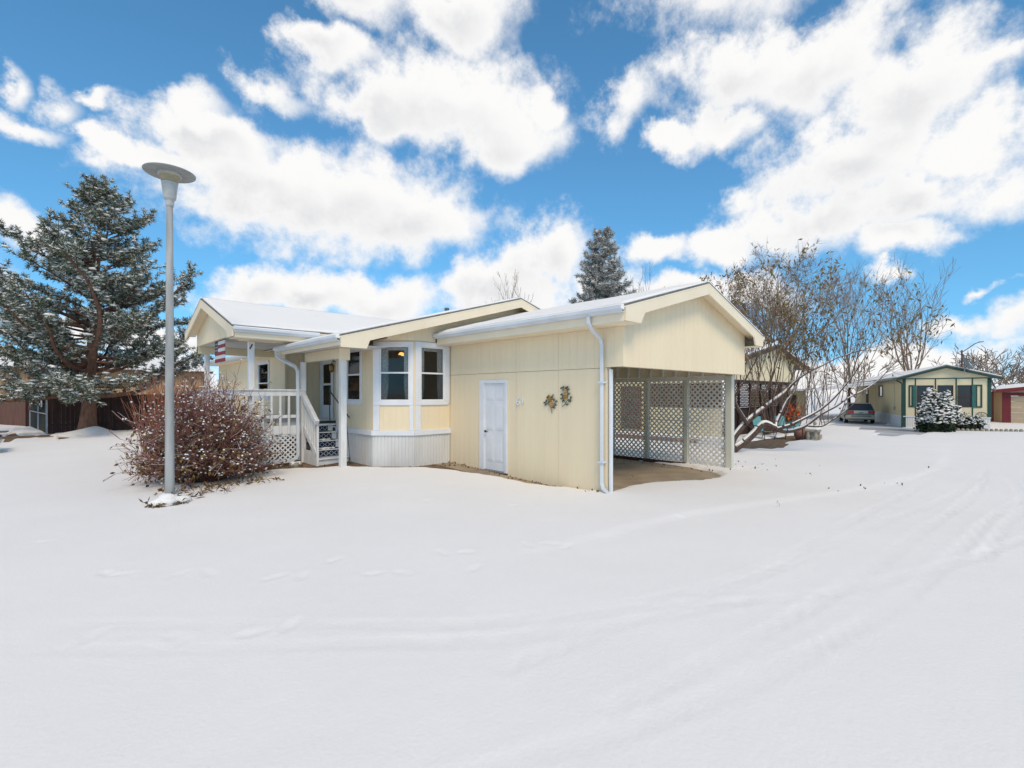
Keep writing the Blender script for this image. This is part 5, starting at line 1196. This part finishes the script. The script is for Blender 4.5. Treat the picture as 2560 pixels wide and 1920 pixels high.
sr_ = MB().box(13.6, 20, 4.45, 9.8, 2.5, 2.6).build('roof', 'white', g); MB().box(13.62, 20, 4.47, 9.78, 2.602, 2.70).build('snow_cover', 'snow_roof', sr_, bevel=.03)
MB().box(14.44, 14.49, 5.4, 6.3, .0, 2.1).build('door', 'brown_trim', g)
# ornamental half wheel leaning under the window
hw = MB(); hw.tube([(-.09, -3.75+.28*math.cos(math.pi*k/10), .80+.28*math.sin(math.pi*k/10)) for k in range(11)], .018, 6)
for k in range(1, 10, 2): hw.bar((-.09, -3.75, .80), (-.09, -3.75+.28*math.cos(math.pi*k/10), .80+.28*math.sin(math.pi*k/10)), .012, .012)
hw.build('wheel_ornament', 'dark_metal', g)
def dish(parent, c, r, nrm, m, arm):
    n = Vector(nrm).normalized(); x = n.orthogonal().normalized(); y = n.cross(x); V = []; F = []; K = 20; Rn = 4; c = Vector(c)
    for i in range(Rn+1):
        q = i/Rn
        for k in range(K): a = 6.283*k/K; V.append(c+(x*math.cos(a)+y*math.sin(a))*r*q-n*(.22*r*(1-q*q)))
    for i in range(Rn):
        for k in range(K): F.append((i*K+k, i*K+(k+1) % K, (i+1)*K+(k+1) % K, (i+1)*K+k))
    mb = MB(); mb.v = [tuple(v) for v in V]; mb.f = F; o = mb.build('dish', m, parent, smooth=True)
    s = o.modifiers.new('s', 'SOLIDIFY'); s.thickness = .02
    MB().tube([c-n*.2*r, c-n*.3*r-Vector((0, 0, r*.8)), Vector(arm)], .025, 6).build('mast', 'galv', parent)
    e = c+n*r*1.1-Vector((0, 0, r*.5)); MB().tube([c-Vector((0, 0, r*.9))-n*.02, e], .018, 6).tube([e, e+n*.12], .045, 8).build('feed_arm', 'galv', parent)
place(g, NC, NB)
ds = thing('satellite_dish', 'dark grey satellite dish on the gable of the green-trimmed house', 'satellite dish', (0, 0, 0))
dish(ds, (-.35, -3.0, 4.12), .40, (-.45, -.75, .35), 'dish_grey', (-.26, -2.95, 3.35)); place(ds, NC, NB)

# red-trimmed garage at the right edge
rgx = thing('garage', 'tan garage with dark red trim at the right edge', 'garage')
W2 = 7.0; gg = lambda s: 3.0-.12*abs(s-W2/2)
for a, b in ((0, .45), (W2-.45, W2)): MB().box(-.04, .06, -b, -a, 0, 2.30).build('corner_board', 'red_trim', rgx)
siding(rgx, (0, 0), (0, -W2), 2.30, lambda s: gg(s)-.1, 'tan_door', pitch=0, extra=(W2/2,)); MB().box(-.05, -.002, -W2, 0, 2.06, 2.298).build('band_board', 'red_trim', rgx)
for k in range(5): MB().box(.0, .05, -W2+.46, -.46, .02+k*.405, .41+k*.405).build('door_panel', 'tan_door', rgx, bevel=.015)
siding(rgx, (8, 0), (.06, 0), 0, 2.4, 'tan_wall', pitch=.4)
for x in (1.6, 3.2, 5): MB().box(x, x+.5, .001, .05, 0, 2.4).build('batten', 'red_trim', rgx)
for y0, y1 in ((.5, -W2/2), (-W2-.5, -W2/2)):
    z0 = gg(-y0); zr = gg(W2/2); r = MB().slab([(-.5, y0, z0), (-.5, y1, zr), (8, y1, zr), (8, y0, z0)], -.05, 0).build('roof', 'red_trim', rgx); MB().slab([(-.47, y0*.98, z0), (-.47, y1, zr), (8, y1, zr), (8, y0*.98, z0)], .002, .08).build('snow_cover', 'snow_roof', r, bevel=.02)
    MB().poly([(-.499, y0, z0-.05), (-.499, y1, zr-.05), (-.499, y1, zr-.25), (-.499, y0, z0-.25)], (.04, 0, 0)).build('rake_board', 'red_trim', rgx)
place(rgx, (50.8, .50, -.29), NB)
d2 = thing('satellite_dish', 'black satellite dish on the eave of the red-trimmed garage', 'satellite dish', (0, 0, 0)); dish(d2, (-.2, .55, 3.0), .45, (-.3, -.9, .3), 'dish_grey', (.1, .4, 2.45)); place(d2, (50.8, .50, -.29), NB)
bn = thing('bin', 'green wheeled bin beside the red-trimmed garage', 'bin', (49.2, 1.9, -.27)); MB().poly([(49.0, 1.65, -.2), (49.5, 1.65, -.2), (49.5, 2.15, -.2), (49.0, 2.15, -.2)], (0, 0, 1.0)).build('body', 'green_trim', bn, bevel=.03); MB().box(48.95, 49.55, 1.6, 2.2, .81, .88).build('lid', 'snow_roof', bn, bevel=.02)
tbl = thing('table', 'small snow-covered side table beside the red-trimmed garage', 'table', (48.6, 2.9, -.25)); MB().box(48.2, 49.0, 2.5, 3.3, .58, .62).build('top', 'white', tbl); MB().box(48.2, 49.0, 2.5, 3.3, .622, .70).build('snow_cover', 'snow_roof', tbl, bevel=.02)
for x in (48.22, 48.92):
    for y in (2.52, 3.22): MB().box(x, x+.06, y, y+.06, -.3, .58).build('leg', 'white', tbl)
# street light behind the roofs
sl = thing('street_lamp', 'street light with a long curved arm behind the green-trimmed house', 'street lamp', (65.8, 3.5, -.3))
b_ = Vector((65.83, 3.48, 0)); rr_ = Vector((.723, -.691, 0))
MB().tube([b_+Vector((0, 0, -.3)), b_+Vector((0, 0, 6.3))], [.09, .06], 8).build('pole', 'brown_trim', sl)
MB().tube([b_+Vector((0, 0, 6.1)), b_+rr_*.5+Vector((0, 0, 6.4)), b_+rr_*1.3+Vector((0, 0, 6.95)), b_+rr_*1.7+Vector((0, 0, 7.1)), b_+rr_*2.1+Vector((0, 0, 7.15))], .04, 6).build('arm', 'brown_trim', sl)
MB().bar(b_+rr_*1.75+Vector((0, 0, 7.14)), b_+rr_*2.15+Vector((0, 0, 7.18)), .14, .08).build('head', 'lamp_metal', sl)
# low green hill far right
bm = bmesh.new(); bmesh.ops.create_grid(bm, x_segments=40, y_segments=16, size=1)
for v in bm.verts:
    u, w = v.co.x, v.co.y; v.co = Vector((150+w*28, -48+u*60, 8.5*math.exp(-(w*1.6)**2)*math.exp(-(u*1.5)**4)*(1+.12*math.sin(u*9))-1))
me = bpy.data.meshes.new('hill'); bm.to_mesh(me); bm.free(); link('hill', me, 'hill_green', kind='structure', smooth=True)

# ------------------------------------------------------------------ shrubs by the green-trimmed house
def snowy_shrub(name, label, c, rx, rz, n, snow, seed, m='shrub_dark', size=.16, top=.35):
    rs = np.random.RandomState(seed); t = thing(name, label, 'shrub', c); d = rs.normal(size=(n, 3)); d /= np.linalg.norm(d, axis=1, keepdims=True); d[:, 2] = np.abs(d[:, 2])*1.0
    lump = 1+.10*np.sin(d[:, 0]*7+seed)+.10*np.sin(d[:, 1]*9+d[:, 2]*6)
    r = rs.uniform(.55, 1.05, n)*lump; P = np.stack([c[0]+d[:, 0]*rx*r*(1+.35*d[:, 2]), c[1]+d[:, 1]*rx*r*(1+.35*d[:, 2]), c[2]+d[:, 2]*rz*r+.02], 1)
    link('foliage', leaf_mesh('foliage', P, rs, size, -.3, .5), m, t, kind='stuff')
    sg = [(Vector((c[0], c[1], c[2])), Vector(P[i]), .02, .006) for i in range(0, n, max(1, n//60))]; link('stems', seg_mesh('stems', sg, 4), 'twig', t)
    s = (r > .85) & (d[:, 2] > top) & (rs.rand(n) < snow)
    if s.any(): link('snow', puff_mesh('snow', P[s]+np.array([0, 0, .04]), rs, size*.50, .42, .3), 'snow_roof', t, kind='stuff', smooth=True)
snowy_shrub('shrub', 'rounded evergreen shrub capped with snow before the green-trimmed windows', (36.4, 3.0, -.25), 0.80, 2.1, 8000, .45, 51, size=.17, top=.22)
snowy_shrub('shrub', 'sparse twiggy shrub right of the snow-capped evergreen', (38.7, 2.55, -.25), .38, .85, 420, .3, 52, m='litter', size=.13)
snowy_shrub('shrub', 'low leafy evergreen shrub in front of the white skirting', (38.9, 1.75, -.25), .62, .85, 1700, .5, 53, size=.13)
ed_ = thing('garden_edging', 'row of dark edging stones in front of the white skirting', 'edging', (38, 1.5, -.25)); rg = random.Random(6)
for i in range(16):
    a = Vector((37.55, 2.35, 0)).lerp(Vector((39.6, -.55, 0)), i/15); MB().lathe((a.x, a.y, -.25), [(.085, 0), (.09, .1), (.05, .15+rg.uniform(0, .03))], 7).build('stone', 'stone', ed_)

# ------------------------------------------------------------------ yellow neighbour behind the leafy tree
nb = thing('house', 'yellow gabled neighbour with brown lattice porch behind the leafy tree', 'house', (28.9, 9.3, -.2))
NA, NZ, NS = 28.93, 4.65, .19
ng = lambda x: NZ-NS*abs(x-NA)
siding(nb, (22.8, 9.3), (33.0, 9.3), 2.60, lambda s: ng(22.8+s)-.12, 'yellow_pale', pitch=.4, extra=(NA-22.8,))
MB().box(22.8, 33.0, 9.25, 9.35, 2.44, 2.598).build('header', 'lattice_brown', nb)
for x0, x1 in ((22.6, NA), (NA, 35.0)):
    y0 = 8.9; r = MB().slab([(x0, y0, ng(x0)), (x1, y0, ng(x1)), (x1, 20, ng(x1)), (x0, 20, ng(x0))], -.05, 0).build('roof', 'shingle', nb)
    MB().slab([(x0, y0+.03, ng(x0)), (x1, y0+.03, ng(x1)), (x1, 20, ng(x1)), (x0, 20, ng(x0))], .002, .09).build('snow_cover', 'snow_roof', r, bevel=.03)
    MB().poly([(x0, y0+.002, ng(x0)-.05), (x1, y0+.002, ng(x1)-.05), (x1, y0+.002, ng(x1)-.24), (x0, y0+.002, ng(x0)-.24)], (0, .04, 0)).build('rake_board', 'brown_roofedge', nb)
    MB().slab([(x0, y0+.05, ng(x0)-.13), (x1, y0+.05, ng(x1)-.13), (x1, 9.29, ng(x1)-.13), (x0, 9.29, ng(x0)-.13)], -.01, 0).build('soffit', 'yellow_pale', nb)
for i in range(7):
    x = 22.85+i*1.46; MB().box(x, x+.1, 9.26, 9.36, -.3, 2.438).build('post', 'lattice_brown', nb)
    if i < 6: lattice(nb, lambda a, b, n: (a, 9.31+n, b), x+.11, x+1.45, 1.25, 2.43, .17, .045, .01, 'lattice_brown', joined=True)
for i in range(48):
    x = 22.85+i*.212; MB().box(x, x+.20, 9.40, 9.43, -.3, 1.22).build('board', 'fence_dark', nb)
siding(nb, (22.7, 20), (22.7, 15.2), -.2, 2.9, 'yellow_pale', pitch=.4); siding(nb, (22.7, 13.45), (22.7, 9.45), -.2, 1.2, 'yellow_pale', pitch=.4); siding(nb, (22.7, 15.2), (22.7, 9.45), 2.42, 2.9, 'yellow_pale', pitch=.4)
MB().box(22.75, 22.8, 9.45, 13.45, 1.2, 2.42).build('porch_screen', 'brown_trim', nb)
dn = MB().box(22.66, 22.74, 13.5, 15.15, -.1, 2.42).build('door', 'yellow_wall', nb); MB().box(22.63, 22.659, 13.7, 14.95, .0, 2.3).build('leaf', 'fence_red', dn)
MB().box(32.9, 33.0, 19.8, 19.9, -.2, 2.7).build('post', 'lattice_brown', nb)
tm = MB().box(18.6, 18.9, 8.8, 12.6, -.2, .06).build('timber_edging', 'terracotta'); tag(tm, 'reddish landscape timber on the snow seen through the carport lattice', 'timber')
# patio things
def chair(label, loc, rz):
    t = thing('patio_chair', label, 'chair', group='teal patio chairs by the brown fence')
    def sling(nm, pts):
        mb = MB(); mb.poly([(-.26, y, z) for y, z in pts]+[(-.26, y, z-.02) for y, z in reversed(pts)], (.52, 0, 0)); mb.build(nm, 'teal_fabric', t)
    sling('seat', [(-.25, .40), (.0, .36), (.25, .38)]); sling('backrest', [(.25, .39), (.36, .7), (.45, 1.05)])
    for s in (-1, 1):
        MB().tube([(s*.28, -.32, 0), (s*.28, -.28, .40), (s*.28, .25, .37), (s*.28, .46, 1.08)], .016, 6).build('frame', 'dark_metal', t); MB().tube([(s*.28, .40, 0), (s*.28, .22, .38)], .016, 6).build('leg', 'dark_metal', t); MB().tube([(s*.29, -.28, .40), (s*.29, -.24, .62), (s*.29, .32, .64)], .018, 6).build('armrest', 'dark_metal', t)
    return place(t, loc, rz)
chair('teal sling patio chair nearest the carport corner post', (23.6, 7.9, -.2), R_(-25)); chair('teal sling patio chair right of the other, under the bent snowy limb', (24.7, 7.3, -.2), R_(-35))
pt = thing('planter', 'teal planter with orange flowers before the brown lattice', 'planter', (28.6, 8.1, -.2)); MB().lathe((28.6, 8.1, -.2), [(.26, 0), (.30, .5), (.36, .62), (.34, .64)], 12).build('pot', 'teal_fabric', pt)
rs = np.random.RandomState(77); P = rs.normal(size=(160, 3))*np.array([.22, .22, .22])+np.array([28.6, 8.1, .78]); link('flowers', leaf_mesh('flowers', P, rs, .16, -.4, .6), 'orange_flower', pt, kind='stuff'); P = rs.normal(size=(120, 3))*np.array([.24, .24, .12])+np.array([28.6, 8.1, .58]); link('leaves', leaf_mesh('leaves', P, rs, .16, 0, .5), 'litter', pt, kind='stuff')
jr = thing('clay_jar', 'reddish clay jar with snow on top beside the patio chair', 'jar', (24.9, 6.75, -.2)); MB().lathe((24.9, 6.75, -.2), [(.18, 0), (.27, .18), (.26, .40), (.18, .5), (.2, .54)], 14).build('jar', 'terracotta', jr, smooth=True); MB().lathe((24.9, 6.75, .33), [(.2, 0), (.15, .06), (.02, .09)], 12).build('snow', 'snow_roof', jr, smooth=True)
lg = thing('stone_bench', 'low pale stone bench between clay jar and snow-topped pedestal', 'bench', (25.0, 6.35, -.2))
MB().box(24.75, 25.5, 6.1, 6.5, .12, .22).build('top', 'stone', lg, bevel=.02)
for x in (24.85, 25.3): MB().lathe((x, 6.3, -.22), [(.13, 0), (.08, .1), (.08, .25), (.13, .34)], 8).build('leg', 'stone', lg)
MB().box(24.77, 25.48, 6.12, 6.48, .222, .29).build('snow', 'snow_roof', lg, bevel=.03)
pd = thing('birdbath', 'carved stone pedestal table capped with snow on the yard', 'pedestal', (24.3, 6.25, -.2))
MB().box(24.05, 24.65, 5.85, 6.35, .24, .31).build('top', 'stone', pd, bevel=.02); MB().box(24.07, 24.63, 5.87, 6.33, .312, .42).build('snow', 'snow_roof', pd, bevel=.04)
for x, y in ((24.12, 5.95), (24.55, 5.95), (24.12, 6.25), (24.55, 6.25)): MB().lathe((x, y, -.22), [(.09, 0), (.06, .12), (.085, .25), (.06, .36), (.09, .46)], 8).build('leg', 'stone', pd)
MB().lathe((24.4, 6.05, .40), [(.07, 0), (.04, .08), (.08, .2), (.03, .28)], 8).build('finial', 'stone', pd)
MB().tube([(23.9, 6.4, -.25), (23.9, 6.4, .5)], .025, 6).build('iron_stake', 'dark_metal', pd)
wd = thing('firewood', 'small pile of split wood lying on the snow', 'wood', (25.2, 6.06, -.2))
for i in range(6):
    a = i*.5; MB().bar((25.05+.05*i, 5.95+.02*i, -.13+.05*(i % 3)), (25.25+.03*i, 6.2-.03*i, -.05+.06*(i % 2)), .07, .06).build('log', 'sage_post' if i % 3 == 0 else 'leaf_peach', wd)
# dried hydrangea-like weeds before the brown boards
rg = random.Random(8)
for i, (x, y, lb) in enumerate(((26.0, 8.6, 'dry brown spiky plant against the brown boards, left one'), (27.4, 8.8, 'dry brown spiky plant against the brown boards, right one'))):
    t = thing('dry_plant', lb, 'plant', (x, y, -.2), group='dry plants by the porch boards'); sg = []
    for k in range(90):
        d = rvec(rg); d.z = abs(d.z)+.3; d.normalize(); p = Vector((x, y, -.15)); q = p+d*rg.uniform(.5, 1.25); sg.append((p, q, .012, .006))
    link('stems', seg_mesh('stems', sg, 3), 'twig', t)
